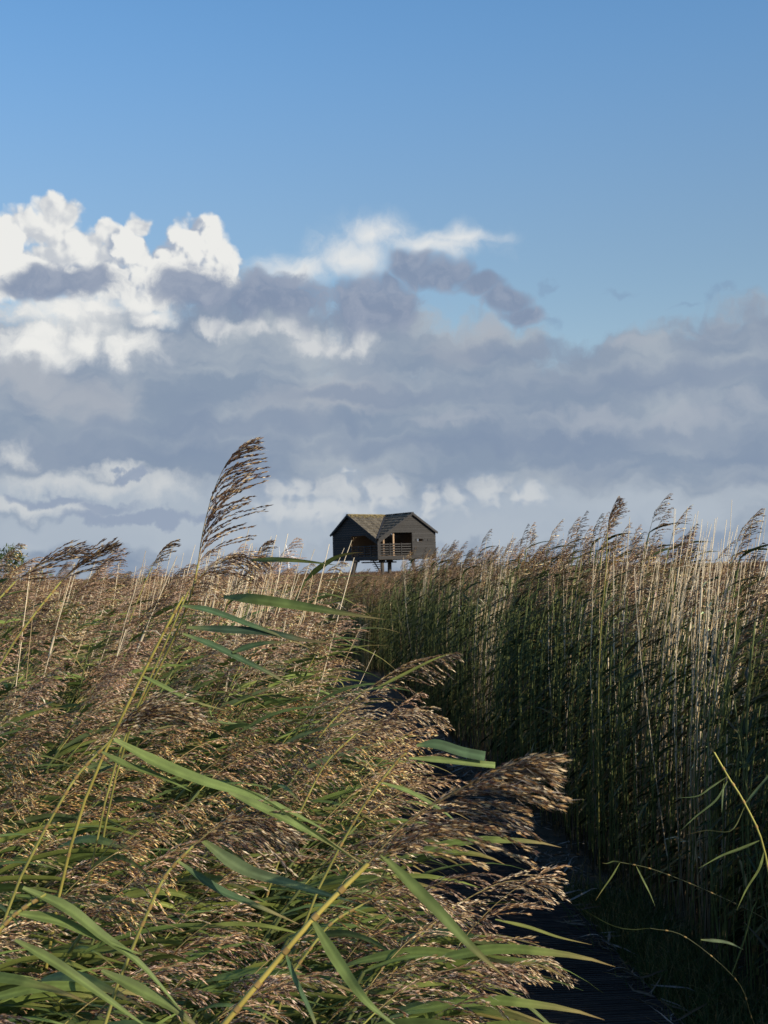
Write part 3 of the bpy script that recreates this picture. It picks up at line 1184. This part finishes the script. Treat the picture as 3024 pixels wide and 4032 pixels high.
def pick_left(x, y, r):
    h = height_left(x, y) * r.uniform(.74, 1.06)
    bare = r.random() < (.76 if y < 2.8 else (.52 if y < 4 else .34))
    if x / y < -.1 and y > 5 and r.random() < .22:
        h += r.uniform(.05, .22)
    best = sorted(range(16, 24) if bare else range(16), key=lambda i: abs(LEFT[i]['top'] - h))[:4]
    i = r.choice(best)
    s = h / LEFT[i]['top'] * 1.0
    return i, max(.7, min(1.3, s)), r.gauss(0, .32)


ZONES = ((2.7, 'front of left bank'), (3.5, 'inner left bank'), (99., 'deep left bank'))


def left_label(p, x, y, s):
    """what one sees of this reed: its plume, its size, where it stands in the bank"""
    zone = [z[1] for z in ZONES if y < z[0]][0]
    top = px_of((x + .5, y, p['top'] * s))
    look = '%s-plumed reed' % p['tone'] if p['tone'] else 'leafy plumeless reed'
    size = 'short' if p['top'] * s < 1.08 else ('tall' if p['top'] * s > 1.26 else 'middling')
    if x > left_limit(y) - 0.22 and y > 2.3:
        return '%s %s leaning over the boardwalk, %s' % (size, look, zone), 'reeds leaning over the boardwalk'
    side = 'near left frame edge' if top[0] < 420 else ('below the tallest plume' if top[0] < 820 else ('left of nearest big plume' if top[0] < 1250 else 'behind nearest big plume'))
    return '%s %s, %s, %s' % (size, look, zone, side), 'wind-bent reeds at the %s' % zone


def straw_label(p):
    q = px_of((p[0][0], p[0][1], 1.8))[0]
    lean = 'leaning right' if p[1][1] > .06 else ('leaning left' if p[1][1] < -.04 else 'upright')
    dist = 'near' if p[0][1] < 9 else ('farther' if p[0][1] < 14 else 'distant')
    if p[4] == 'R':
        w = 'close to the bird hide' if q < 1950 else ('left of the tall skyline plume' if q < 2330 else ('around the tall skyline plume' if q < 2560 else 'towards the right frame edge'))
        return '%s straw-coloured dead stem, %s, right reed wall, %s' % (dist, lean, w)
    w = 'near the left frame edge' if q < 420 else ('left of the tallest plume' if q < 800 else 'right of the tallest plume')
    return '%s straw-coloured dead stem, %s, behind left bank, %s' % (dist, lean, w)


N_IND = 280
stuff_l = []
for n_, (x, y) in enumerate(pts_l):
    i, s, rz = pick_left(x, y, r2)
    # keep the lens free
    if y < 2.3 and x > -0.05:
        continue
    if n_ < N_IND:
        p = LEFT[i]
        lab = left_label(p, x, y, s)
        t = empty('reed', (x, y, -.14), lab[0], 'reed', lab[1])
        t.rotation_euler = (0, 0, rz)
        t.scale = (s, s, s)
        link('stem', p['stem_me'], t)
        for m_ in p['leaf_me']:
            link('leaf', m_, t)
        if p['pan_me']:
            link('panicle', p['pan_me'], t)
    else:
        stuff_l.append(((x, y, -.14), (r2.gauss(0, .04), r2.gauss(0, .04), rz), s, i))
scatter('reed_bank', [p['all'] for p in LEFT], stuff_l)

# ---- wall on the right -----------------------------------------------
def face(y):
    b = path_edge(y) + 0.42
    return b if y > 5.5 else b + (5.5 - y) * 0.75


pts_w = []
r3 = random.Random(99)
cand = []
for _ in range(18000):
    y = 2.4 + (44 - 2.4) * r3.random() ** 1.55
    dpt = 3.4 * r3.random() ** 1.25
    cand.append((face(y) + dpt, y))
cand = density_cut(cand, lambda y: 85 if y < 14 else 55)
pts_w = []
for x, y in cand:
    d = x - face(y)
    i = r3.randrange(8) if r3.random() < .62 else 8 + r3.randrange(4)
    s = r3.uniform(.90, 1.10) * (0.9 if d < .25 else 1.0) * (1 - .13 * min(1, max(0, (y - 25) / 8))) * (.915 if y < 8 else (.95 if y < 11 else 1.0)) * (1 - (.22 if y > 6.5 else 0) * min(1, max(0, (d - .55) / .35)))
    if r3.random() < .04:
        s *= 1.07
    pts_w.append(((x, y, -.14), (r3.gauss(0, .05), r3.gauss(0, .05), r3.gauss(0, .5)), s, i))
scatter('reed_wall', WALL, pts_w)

# dry straw stems: the nearest as things, the rest as one
pts_s = []
for _ in range(3700):
    y = 4.6 + 24 * r3.random() ** 1.6
    x = face(y) + 0.10 + 2.2 * r3.random() ** 1.5
    # they grow in clumps
    if noise.noise(Vector((x * 1.1, y * .8, 3.0))) < -.02:
        continue
    pts_s.append(((x, y, -.14), (r3.gauss(0, .06), r3.gauss(.03, .07), r3.gauss(0, .4)), r3.uniform(.80, 1.12) * (1 - .1 * min(1, max(0, (y - 16) / 14))), r3.randrange(10), 'R'))
for _ in range(850):
    y = 5.6 + 6 * r3.random()
    x = r3.uniform(-0.28 * y, -0.085 * y)
    if not -.205 < x / y < -.105 and r3.random() < .72:
        continue
    if noise.noise(Vector((x * 1.3, y * .6, 7.0))) < -.08:
        continue
    pts_s.append(((x, y, -.14), (r3.gauss(0, .04), r3.gauss(.12, .06), r3.gauss(.0, .3)), r3.uniform(.84, 1.07), r3.randrange(10), 'L'))
pts_s.sort(key=lambda p: p[0][1])
nR_, nL_ = 0, 0
rest_s = []
for p in pts_s:
    sees = abs(p[0][0]) < .27 * p[0][1] + .1
    if sees and p[4] == 'R' and nR_ < 180:
        nR_ += 1
        o = link('dry_reed_stem', STRAW[p[3]], None, p[0])
        o.rotation_euler = p[1]
        o.scale = (p[2],) * 3
        tag(o, straw_label(p), 'reed stem', 'dead straw stems in the right reed wall')
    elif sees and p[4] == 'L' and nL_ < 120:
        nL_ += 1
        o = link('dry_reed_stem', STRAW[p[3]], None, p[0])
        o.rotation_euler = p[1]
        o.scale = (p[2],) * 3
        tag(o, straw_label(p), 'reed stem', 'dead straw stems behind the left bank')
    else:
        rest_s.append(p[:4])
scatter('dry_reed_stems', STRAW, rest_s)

# ---- far reed field ----------------------------------------------------
def far_clump(seed, rust, H):
    r = random.Random(seed)
    g = G()
    for q in range(16):
        x, y = r.uniform(-.3, .3), r.uniform(-.3, .3)
        h = H * r.uniform(.82, 1.0)
        ln = r.uniform(.05, .2)
        a = Vector((x, y, 0))
        pts = [a + Vector((ln * t * t * h, 0, h * t)) for t in (0, .4, .75, 1)]
        sc = (0.30, 0.14, 0.05) if rust else r.choice([(0.24, 0.2, 0.08), (0.45, 0.36, 0.2), (0.14, 0.15, 0.05)])
        g.tube(pts, .006, .004, 3, sc, 0)
        for k in range(3):
            p, d = sample(pts, r.uniform(.35, .95))
            e = Vector((.8, r.uniform(-.8, .8), r.uniform(-.1, .8))).normalized()
            lc = r.choice([(0.36, 0.16, 0.05), (0.30, 0.13, 0.05), (0.42, 0.22, 0.08)]) if rust else r.choice([(0.11, 0.13, 0.045), (0.16, 0.14, 0.05), (0.22, 0.17, 0.07)])
            w = Vector((0, .012, .006))
            p2 = p + e * .17
            p3 = p2 + (e + Vector((.5, 0, -.6))) * .12
            g.add([p - w * .4, p + w * .4, p2 - w, p2 + w, p3], [(0, 1, 3, 2), (2, 3, 4)], lc, 1)
        if not rust or r.random() < .3:
            for k in range(26):
                t = r.random()
                p = pts[-1] + Vector((.13 * t + r.uniform(0, .07), r.uniform(-.03, .03), .2 * t - r.uniform(0, .08)))
                e = Vector((1, r.uniform(-.4, .4), r.uniform(-.4, .5))).normalized()
                w = e.cross(rvec(r)).normalized() * .006
                g.add([p, p + e * .025 + w, p + e * .05, p + e * .025 - w], [(0, 1, 2, 3)], r.choice(DARK + MID + MID), 2)
    return g.mesh('far_reeds', PM)


FAR = [far_clump(700 + k, False, 2.0) for k in range(5)] + [far_clump(720 + k, True, 1.55) for k in range(4)]
pts_f = []
r4 = random.Random(123)
for _ in range(15000):
    y = 31 + 105 * r4.random() ** 1.2
    x = r4.uniform(-.29 * y - 1, .29 * y + 1)
    if y < 46 and path_edge(y) - PATH_W - .1 < x < path_edge(y) + .3:
        continue
    if abs(x - HC.x) < 4.2 and 122 < y < 132 and r4.random() < .5:
        continue
    rust = 36 < y < 95 and noise.noise(Vector((x * .06, y * .03, 9.))) + .25 > 0 and x < 3
    h = 0.92 if rust else (.74 if y < 90 else .90)
    pts_f.append(((x, y, -.14), (0, 0, r4.gauss(0, .4)), h * r4.uniform(.80, 1.12), (5 + r4.randrange(4)) if rust else r4.randrange(5)))
scatter('far_reed_field', FAR, pts_f)
pts_ff = []
for _ in range(5000):
    y = 135 + 420 * r4.random() ** 1.5
    x = r4.uniform(-.3 * y, .3 * y)
    pts_ff.append(((x, y, -.14), (0, 0, r4.gauss(0, .4)), r4.uniform(.9, 1.1) * (1 + (y - 135) / 900), r4.randrange(5)))
scatter('reed_field_beyond', FAR[:5], pts_ff)

# ---- low grass and litter at the foot of the right wall ----------------
def tuft(seed):
    r = random.Random(seed)
    g = G()
    for k in range(26):
        b = Vector((r.gauss(0, .05), r.gauss(0, .05), 0))
        d = Vector((r.gauss(0, .5), r.gauss(0, .5), 1))
        leaf_grow(g, b, d, r.uniform(.14, .32), r.uniform(.004, .008), r, WIND, r.uniform(.08, .22), .03, n=5, col=r.choice([(0.045, 0.085, 0.025), (0.04, 0.07, 0.02), (0.06, 0.085, 0.028)]))
    return g.mesh('grass', PM)


TUFT = [tuft(900 + k) for k in range(5)]
pts_g = []
for _ in range(900):
    y = 3.6 + 5.2 * r4.random()
    x = path_edge(y) + 0.03 + r4.random() ** 1.3 * (.75 if y < 6.5 else .42)
    pts_g.append(((x, y, -.15), (0, 0, r4.uniform(0, 6.28)), r4.uniform(.5, 1.1), r4.randrange(5)))
scatter('grass', TUFT, pts_g)


def litter(seed):
    r = random.Random(seed)
    g = G()
    P = [Vector((0, 0, .01))]
    d = Vector((1, 0, r.uniform(.0, .5)))
    for i in range(5):
        d = (d + Vector((0, r.gauss(0, .35), r.uniform(-.35, .1)))).normalized()
        q = P[-1] + d * .05
        q.z = max(q.z, .004)
        P.append(q)
    c = r.choice([(0.14, 0.12, 0.09), (0.20, 0.18, 0.15), (0.10, 0.08, 0.05), (0.28, 0.26, 0.23)])
    leaf_strip(g, P, r.uniform(.012, .024), c, c, r.uniform(-.5, .5), r.uniform(-1, 1), base=c)
    return g.mesh('dead_leaf', PM)


LIT = [litter(950 + k) for k in range(8)]
pts_t = []
for _ in range(2600):
    y = 3.6 + 14 * r4.random() ** 1.3
    x = path_edge(y) - .06 + abs(r4.gauss(0, .35))
    pts_t.append(((x, y, -.12 if x > path_edge(y) else .01), (r4.gauss(0, .3), r4.gauss(0, .3), r4.uniform(0, 6.28)), r4.uniform(.35, .85), r4.randrange(8)))
scatter('leaf_litter', LIT, pts_t)

# ------------------------------------------------------------------ bush at the left edge
bush = empty('willow_bush', at(20, 2300, 17) * 1.0, 'round green willow bush cut by the left edge behind the reeds', 'bush')
bush.location.z = -.14
M_BUSH = mat_plant('bush_leaf', .5, .25, .3, .0, 3.0)
rb = random.Random(31)
g = G()
wood = G()
topz = at(0, 2085, 17).z + .14
lobes = []
for k in range(34):
    a = rb.uniform(0, 6.28)
    q = rb.random() ** .6
    lobes.append((Vector((math.cos(a) * q * .62, math.sin(a) * q * .62, topz * (.30 + .62 * rb.random() * (1 - .40 * q)))), rb.uniform(.13, .27)))
for c, rad in lobes:
    wood.tube([Vector((0, 0, .05)), c * .5 + Vector((0, 0, .12)), c], .02, .004, 4, (.1, .075, .05), 0)
    for k in range(430):
        p = c + rvec(rb) * rad * rb.random() ** .45
        d = (rvec(rb) + Vector((.4, 0, .3))).normalized()
        w = d.cross(rvec(rb)).normalized() * rb.uniform(.006, .011)
        l = rb.uniform(.05, .095)
        col_ = rb.choice([(.08, .12, .035), (.11, .15, .045), (.14, .17, .055), (.07, .10, .035)])
        g.add([p, p + d * l * .5 + w, p + d * l, p + d * l * .5 - w], [(0, 1, 2, 3)], col_, 0)
link('crown', g.mesh('crown', [M_BUSH]), bush)
link('trunk', wood.mesh('trunk', [M_STEM]), bush)
#BULK_END
# ------------------------------------------------------------------ reeds one can pick out, each on its own
def smoothpts(P, n=16):
    """Catmull-Rom through the given points"""
    out = []
    Q = [P[0] * 2 - P[1]] + P + [P[-1] * 2 - P[-2]]
    segs = len(P) - 1
    for i in range(n + 1):
        f = i / n * segs
        k = min(int(f), segs - 1)
        t = f - k
        a, b, c, d = Q[k], Q[k + 1], Q[k + 2], Q[k + 3]
        out.append(0.5 * ((2 * b) + (c - a) * t + (2 * a - 5 * b + 4 * c - d) * t * t + (3 * b - 3 * c + d - a) * t ** 3))
    return out


def hero(seed, depth, stem, rachis, leaves, label, stemcol=(0.34, 0.32, 0.085), r0=.004, r1=.0024, pan=None, root_dx=-.25, wind=WIND, group=None):
    r0, r1 = r0 * .85, r1 * .9
    """stem, rachis and leaves are given as photo pixels at their own distance; the foot is carried down to the ground"""
    rg = random.Random(seed)
    pt = lambda q: at(q[0], q[1], q[2] if len(q) > 2 else depth)
    S = [pt(q) for q in stem]
    back = (S[0] - S[1]).normalized()
    ctl = S[0] + back * min(.45, (S[0].z + .14) / max(.2, -back.z) * .75)
    foot = Vector((ctl.x - (S[0].x - ctl.x) * .12, ctl.y, -.14))
    t = empty('reed', foot, label, 'reed', group)
    base = Matrix.Translation(-foot)

    def fin(name, g, mats):
        g.v = [tuple(base @ Vector(v)) for v in g.v]
        return link(name, g.mesh(name, mats), t)
    g = G()
    low = [foot.lerp(ctl, i / 9).lerp(ctl.lerp(S[0], i / 9), i / 9) for i in range(9)]
    path = low + smoothpts(S, 14)
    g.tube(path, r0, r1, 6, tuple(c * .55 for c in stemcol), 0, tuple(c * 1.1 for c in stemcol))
    for k in range(2, 10):
        p, d = sample(path, k / 10)
        g.tube([p - d * .005, p + d * .005], r0 * 1.12, r0 * 1.12, 6, (.3, .2, .07), 0)
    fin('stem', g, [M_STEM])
    if rachis:
        g = G()
        kw = dict(blen=.15, nodes=15, per=3)
        kw.update(pan or {})
        panicle(g, smoothpts([pt(q) for q in rachis], 12), rg, wind, **kw)
        fin('panicle', g, PM)
    for lf in leaves:
        g = G()
        P = smoothpts([pt(q) for q in lf['p']], 14)
        c = lf.get('c') or rg.choice(GREENS)
        leaf_strip(g, P, lf.get('w', .022) * .74, c, lf.get('tip', (.30, .22, .09) if rg.random() < .4 and not lf.get('cut') else tuple(v * 1.15 for v in c)), lf.get('roll', 0.0), lf.get('twist', .3), lf.get('fold', .25), lf.get('cut', False))
        fin('leaf', g, PM)
    return t


GL, GD, GY = (0.15, 0.20, 0.06), (0.07, 0.12, 0.055), (0.22, 0.24, 0.06)
# the big plume close to the lens
h = hero(1, 2.2, [(860, 4060), (1010, 3880), (1240, 3610), (1450, 3400)],
         [(1450, 3400), (1600, 3240), (1790, 3120, 2.18), (1960, 3030, 2.16), (2080, 3000, 2.15)],
         [dict(p=[(1440, 3415, 2.2), (1200, 3250, 2.24), (1010, 3130, 2.3), (880, 3080, 2.35)], w=.024, roll=.5, c=GL),
          dict(p=[(1500, 3360), (1700, 3560, 2.15), (1860, 3730, 2.12), (1990, 3850, 2.1)], w=.026, roll=.6, c=GL),
          dict(p=[(1230, 3620), (1340, 3800, 2.15), (1450, 3950, 2.1), (1600, 4070, 2.1)], w=.024, roll=.5, c=GL),
          dict(p=[(1120, 3740), (1160, 3850), (1230, 4000), (1260, 4100)], w=.02, roll=.4, c=GD)],
         'large brown reed plume nearest the viewer, reaching right over the dark boardwalk', stemcol=(.46, .37, .09), r0=.006, r1=.0042,
         pan=dict(blen=.205, nodes=13, per=3, tone=(1.1, .98, .84), hair=.5, sl=.0125, sw=.0015, gap=.0015, droop=.10, sweep=.10, fluff=.0055, pale=.40, mid=.36, open_=.35))
# the tall plume against the sky
hero(2, 4.0, [(560, 2760, 4.1), (690, 2500, 4.05), (755, 2330), (780, 2220)],
     [(780, 2220), (800, 2090), (840, 1940), (895, 1820), (965, 1742)],
     [dict(p=[(985, 2205, 3.9), (1090, 2203, 3.8), (1200, 2210, 3.75), (1330, 2226, 3.7)], w=.018, roll=1.2, c=GY),
      dict(p=[(880, 2350), (1000, 2358, 3.9), (1180, 2385, 3.85), (1340, 2412, 3.8), (1520, 2440, 3.75)], w=.040, roll=1.0, c=GL)],
     'tallest reed plume, dark against the clouds at the left, blown to the right', r0=.0045, r1=.0026,
     pan=dict(blen=.20, nodes=19, per=3, sl=.013, sw=.0019, gap=.0032, droop=.03, sweep=.17, pale=.09, mid=.25, open_=.35))
# low second plume hanging just under it
hero(3, 3.9, [(520, 2830), (640, 2560), (740, 2330)], [(740, 2330), (830, 2230), (940, 2190), (1040, 2200)], [],
     'drooping brown plume tucked under the tallest plume', pan=dict(blen=.15, nodes=14, per=3, droop=.16, sweep=.12, pale=.22))
# reed with the yellow stem and the long dark leaves
hero(4, 3.6, [(400, 2990), (520, 2740), (650, 2480), (720, 2350)], None,
     [dict(p=[(715, 2385), (820, 2400), (960, 2450), (1100, 2500), (1240, 2560)], w=.026, roll=.7, c=GD),
      dict(p=[(735, 2470), (900, 2478), (1060, 2490), (1200, 2520), (1300, 2530)], w=.027, roll=1.1, c=(.05, .085, .05)),
      dict(p=[(720, 2495), (840, 2540), (960, 2600), (1080, 2660), (1180, 2730)], w=.026, roll=.8, c=GD),
      dict(p=[(915, 2570), (980, 2545), (1060, 2530), (1160, 2530)], w=.020, roll=1.2, c=GD),
      dict(p=[(560, 2660), (640, 2700), (760, 2760), (900, 2800)], w=.02, roll=.6, c=GL)],
     'reed with a bright yellow stem and long dark leaves streaming right, below the tallest plume', stemcol=(.44, .38, .09), r0=.0052, r1=.0034)
# plume arching over the path, mid left
hero(5, 4.7, [(1180, 3020), (1290, 2860), (1420, 2735)], [(1420, 2735), (1560, 2640), (1690, 2590), (1800, 2570)],
     [dict(p=[(1480, 2710, 4.6), (1580, 2660, 4.6), (1700, 2600, 4.6), (1780, 2570, 4.6)], w=.016, roll=.8, c=GY)],
     'plume arching out over the dark path at mid height, higher of the two there', pan=dict(blen=.15, nodes=16, per=3, droop=.14, sweep=.12, pale=.34))
hero(6, 4.0, [(1180, 3200), (1280, 3010), (1400, 2890)], [(1400, 2890), (1530, 2820), (1650, 2800), (1740, 2830)],
     [], 'plume with pale tips hanging over the dark path above the snapped leaves', pan=dict(blen=.13, nodes=13, per=3, droop=.12, sweep=.12, pale=.5))
# the snapped leaves
hero(7, 3.2, [(1340, 3330), (1440, 3160), (1560, 3000), (1600, 2965)], None,
     [dict(p=[(1640, 2935), (1720, 2930), (1820, 2960), (1910, 2978)], w=.030, roll=1.15, c=GD, cut=True, twist=0, fold=.1),
      dict(p=[(1610, 2985), (1720, 2990), (1850, 3003), (1950, 3013)], w=.024, roll=.75, c=(.17, .215, .07), cut=True, twist=0, fold=.1),
      dict(p=[(1500, 3080), (1620, 3120), (1740, 3190), (1800, 3240)], w=.018, roll=.6, c=GL)],
     'reed whose two broad leaves are snapped off square above the boardwalk')
# long bright blades across the middle of the bank
hero(8, 2.9, [(180, 3260), (300, 3060), (440, 2910)], [(440, 2910), (520, 2820), (640, 2790), (760, 2800)],
     [dict(p=[(450, 2910), (620, 3000), (820, 3080), (1050, 3150), (1340, 3300)], w=.040, roll=.55, c=GL),
      dict(p=[(400, 2960), (500, 3010), (640, 3060), (760, 3120)], w=.022, roll=.6, c=GL)],
     'reed with one very long green blade slanting down across the left bank', pan=dict(pale=.35))
hero(9, 2.5, [(560, 3640), (650, 3450), (760, 3330)], [(760, 3330), (880, 3240), (1000, 3230), (1120, 3280)],
     [dict(p=[(800, 3310), (960, 3420, 2.45), (1150, 3480, 2.4), (1420, 3560, 2.35)], w=.034, roll=.5, c=(.18, .23, .10)),
      dict(p=[(900, 3120), (1060, 3190), (1250, 3290), (1430, 3400)], w=.026, roll=.6, c=GL),
      dict(p=[(700, 3390), (860, 3500), (1000, 3560), (1180, 3640)], w=.024, roll=.5, c=GD)],
     'reed with broad pale blades left of the nearest plume', pan=dict(pale=.3, droop=.16))
hero(10, 2.3, [(-40, 3700), (60, 3600), (180, 3520)], None,
     [dict(p=[(90, 3495), (260, 3570), (400, 3680), (560, 3800), (740, 4010)], w=.030, roll=.5, c=GL),
      dict(p=[(40, 3590), (220, 3620), (360, 3680), (560, 3760)], w=.026, roll=.6, c=GL),
      dict(p=[(60, 3700), (220, 3790), (420, 3930), (600, 4060)], w=.026, roll=.5, c=GL),
      dict(p=[(400, 3820), (560, 3900), (700, 3980), (820, 4090)], w=.030, roll=.6, c=GL)],
     'reed with broad green blades fanning right in the bottom left corner')
# plumes low over the boardwalk
hero(11, 3.4, [(1500, 3900), (1640, 3700), (1800, 3560)], [(1800, 3560), (1960, 3480), (2090, 3470), (2200, 3510)],
     [dict(p=[(1950, 3620), (2080, 3650), (2200, 3690), (2330, 3720)], w=.012, roll=.8, c=GY)],
     'thin open plume low over the boardwalk, right of the nearest plume', pan=dict(blen=.14, nodes=11, per=2, droop=.12, sweep=.10, pale=.4, open_=.5))
hero(12, 3.4, [(1400, 4020), (1560, 3900), (1750, 3800)], [(1750, 3800), (1920, 3740), (2080, 3750), (2230, 3850)],
     [dict(p=[(1980, 3890), (2080, 3960), (2190, 4060), (2240, 4110)], w=.014, roll=.8, c=GL)],
     'lowest plume over the boardwalk, dark with pale tips', pan=dict(blen=.15, nodes=16, per=4, droop=.14, sweep=.12, pale=.42))
hero(13, 3.0, [(1180, 3790), (1300, 3640), (1430, 3560)], [(1430, 3560), (1560, 3500), (1680, 3530), (1780, 3620)],
     [], 'dark plume in shadow directly under the nearest plume', pan=dict(blen=.13, nodes=14, per=3, droop=.16, sweep=.12, pale=.25))
# top left plumes
hero(14, 3.6, [(-120, 2520), (-40, 2400), (60, 2290)], [(60, 2290), (150, 2230), (250, 2190), (330, 2170)], [],
     'dark spiky plume leaning right at the top of the left bank, left of its neighbour', pan=dict(blen=.13, nodes=12, per=2, droop=.0, sweep=.12, pale=.1, sl=.013))
hero(15, 3.6, [(60, 2520), (150, 2400), (240, 2290)], [(240, 2290), (310, 2230), (370, 2190), (425, 2155)], [],
     'dark spiky plume leaning right beside the straw stems at the top of the left bank', pan=dict(blen=.12, nodes=12, per=2, droop=.0, sweep=.12, pale=.1, sl=.013))
# tall plume standing out of the right wall
hero(16, 8.3, [(2370, 2420), (2385, 2250), (2392, 2100)], [(2392, 2100), (2400, 2050), (2412, 2000), (2430, 1965)], [],
     'tall dark plume standing above the right reed wall against the sky', root_dx=-.06, pan=dict(blen=.12, nodes=14, per=3, sl=.015, sw=.0026, gap=.005, droop=.03, sweep=.14, pale=.1))
# the lone sunlit reed at the right
hero(17, 4.6, [(3060, 3640), (3005, 3330), (2930, 3160), (2868, 3060), (2812, 2962)], None,
     [dict(p=[(2860, 3060), (2800, 3100), (2745, 3135), (2655, 3142)], w=.014, roll=.7, c=(.16, .21, .09)),
      dict(p=[(2865, 3075), (2820, 3150), (2740, 3215), (2680, 3270)], w=.016, roll=.7, c=(.13, .18, .08)),
      dict(p=[(2850, 3085), (2845, 3140), (2842, 3200)], w=.012, roll=.5, c=(.15, .2, .1)),
      dict(p=[(2935, 3170), (2880, 3270), (2780, 3270), (2690, 3290)], w=.008, roll=.7, c=(.17, .19, .08)),
      dict(p=[(2990, 3310), (2920, 3340), (2840, 3370), (2750, 3420)], w=.020, roll=.8, c=(.17, .22, .08)),
      dict(p=[(3010, 3350), (2990, 3420), (2940, 3500), (2900, 3585)], w=.022, roll=.6, c=(.17, .21, .07)),
      dict(p=[(2930, 3170), (2980, 3110), (3040, 3040), (3080, 3010)], w=.014, roll=.7, c=(.12, .16, .07))],
     'lone green reed leaning left out of the shade at the right edge', root_dx=.08, r0=.005, r1=.003, wind=Vector((-1, 0, 0)))
hero(18, 5.6, [(2900, 3560), (2720, 3480), (2560, 3420), (2440, 3395)], None,
     [dict(p=[(2440, 3398), (2410, 3450), (2375, 3500), (2345, 3545)], w=.016, roll=.6, c=(.16, .20, .07)),
      dict(p=[(2505, 3410), (2530, 3460), (2560, 3520), (2580, 3570)], w=.016, roll=.6, c=(.14, .18, .07)),
      dict(p=[(2440, 3395), (2415, 3392), (2390, 3400), (2370, 3398)], w=.010, roll=.9, c=(.14, .18, .07))],
     'bowed reed stem with hanging leaves above the litter beside the boardwalk', root_dx=.1, wind=Vector((-1, 0, 0)), r0=.0034, r1=.002, stemcol=(.08, .085, .03))  # dark stem colour stands in for shade missing here
hero(19, 5.2, [(2960, 4010), (2900, 3860), (2700, 3690), (2560, 3655)], None,
     [dict(p=[(2560, 3655), (2480, 3660), (2400, 3640), (2290, 3578)], w=.008, roll=.8, c=(.13, .16, .06)),
      dict(p=[(2760, 3700), (2860, 3710), (2930, 3740)], w=.018, roll=.8, c=(.12, .16, .08)),
      dict(p=[(2880, 3840), (2930, 3700), (2960, 3590), (2985, 3540)], w=.012, roll=.6, c=(.12, .15, .05))],
     'thin reed bent almost flat over the grass in the bottom right corner', root_dx=.05, wind=Vector((-1, 0, 0)), r0=.003, r1=.0016, stemcol=(.06, .065, .025))  # stem colour dimmed as if shaded

hero(20, 8.0, [(520, 2420), (560, 2320), (600, 2230)], [(600, 2230), (625, 2185), (655, 2150), (690, 2130)], [],
     'small plume on the skyline between the straw stems and the tallest plume', pan=dict(blen=.12, nodes=12, per=3, sl=.014, sw=.0024, gap=.005, droop=.03, sweep=.16, pale=.15))
hero(21, 8.2, [(960, 2400), (985, 2300), (1005, 2220)], [(1005, 2220), (1015, 2180), (1035, 2150), (1065, 2130)], [],
     'small plume on the skyline just right of the tallest plume', pan=dict(blen=.11, nodes=12, per=3, sl=.014, sw=.0024, gap=.005, droop=.04, sweep=.16, pale=.15))
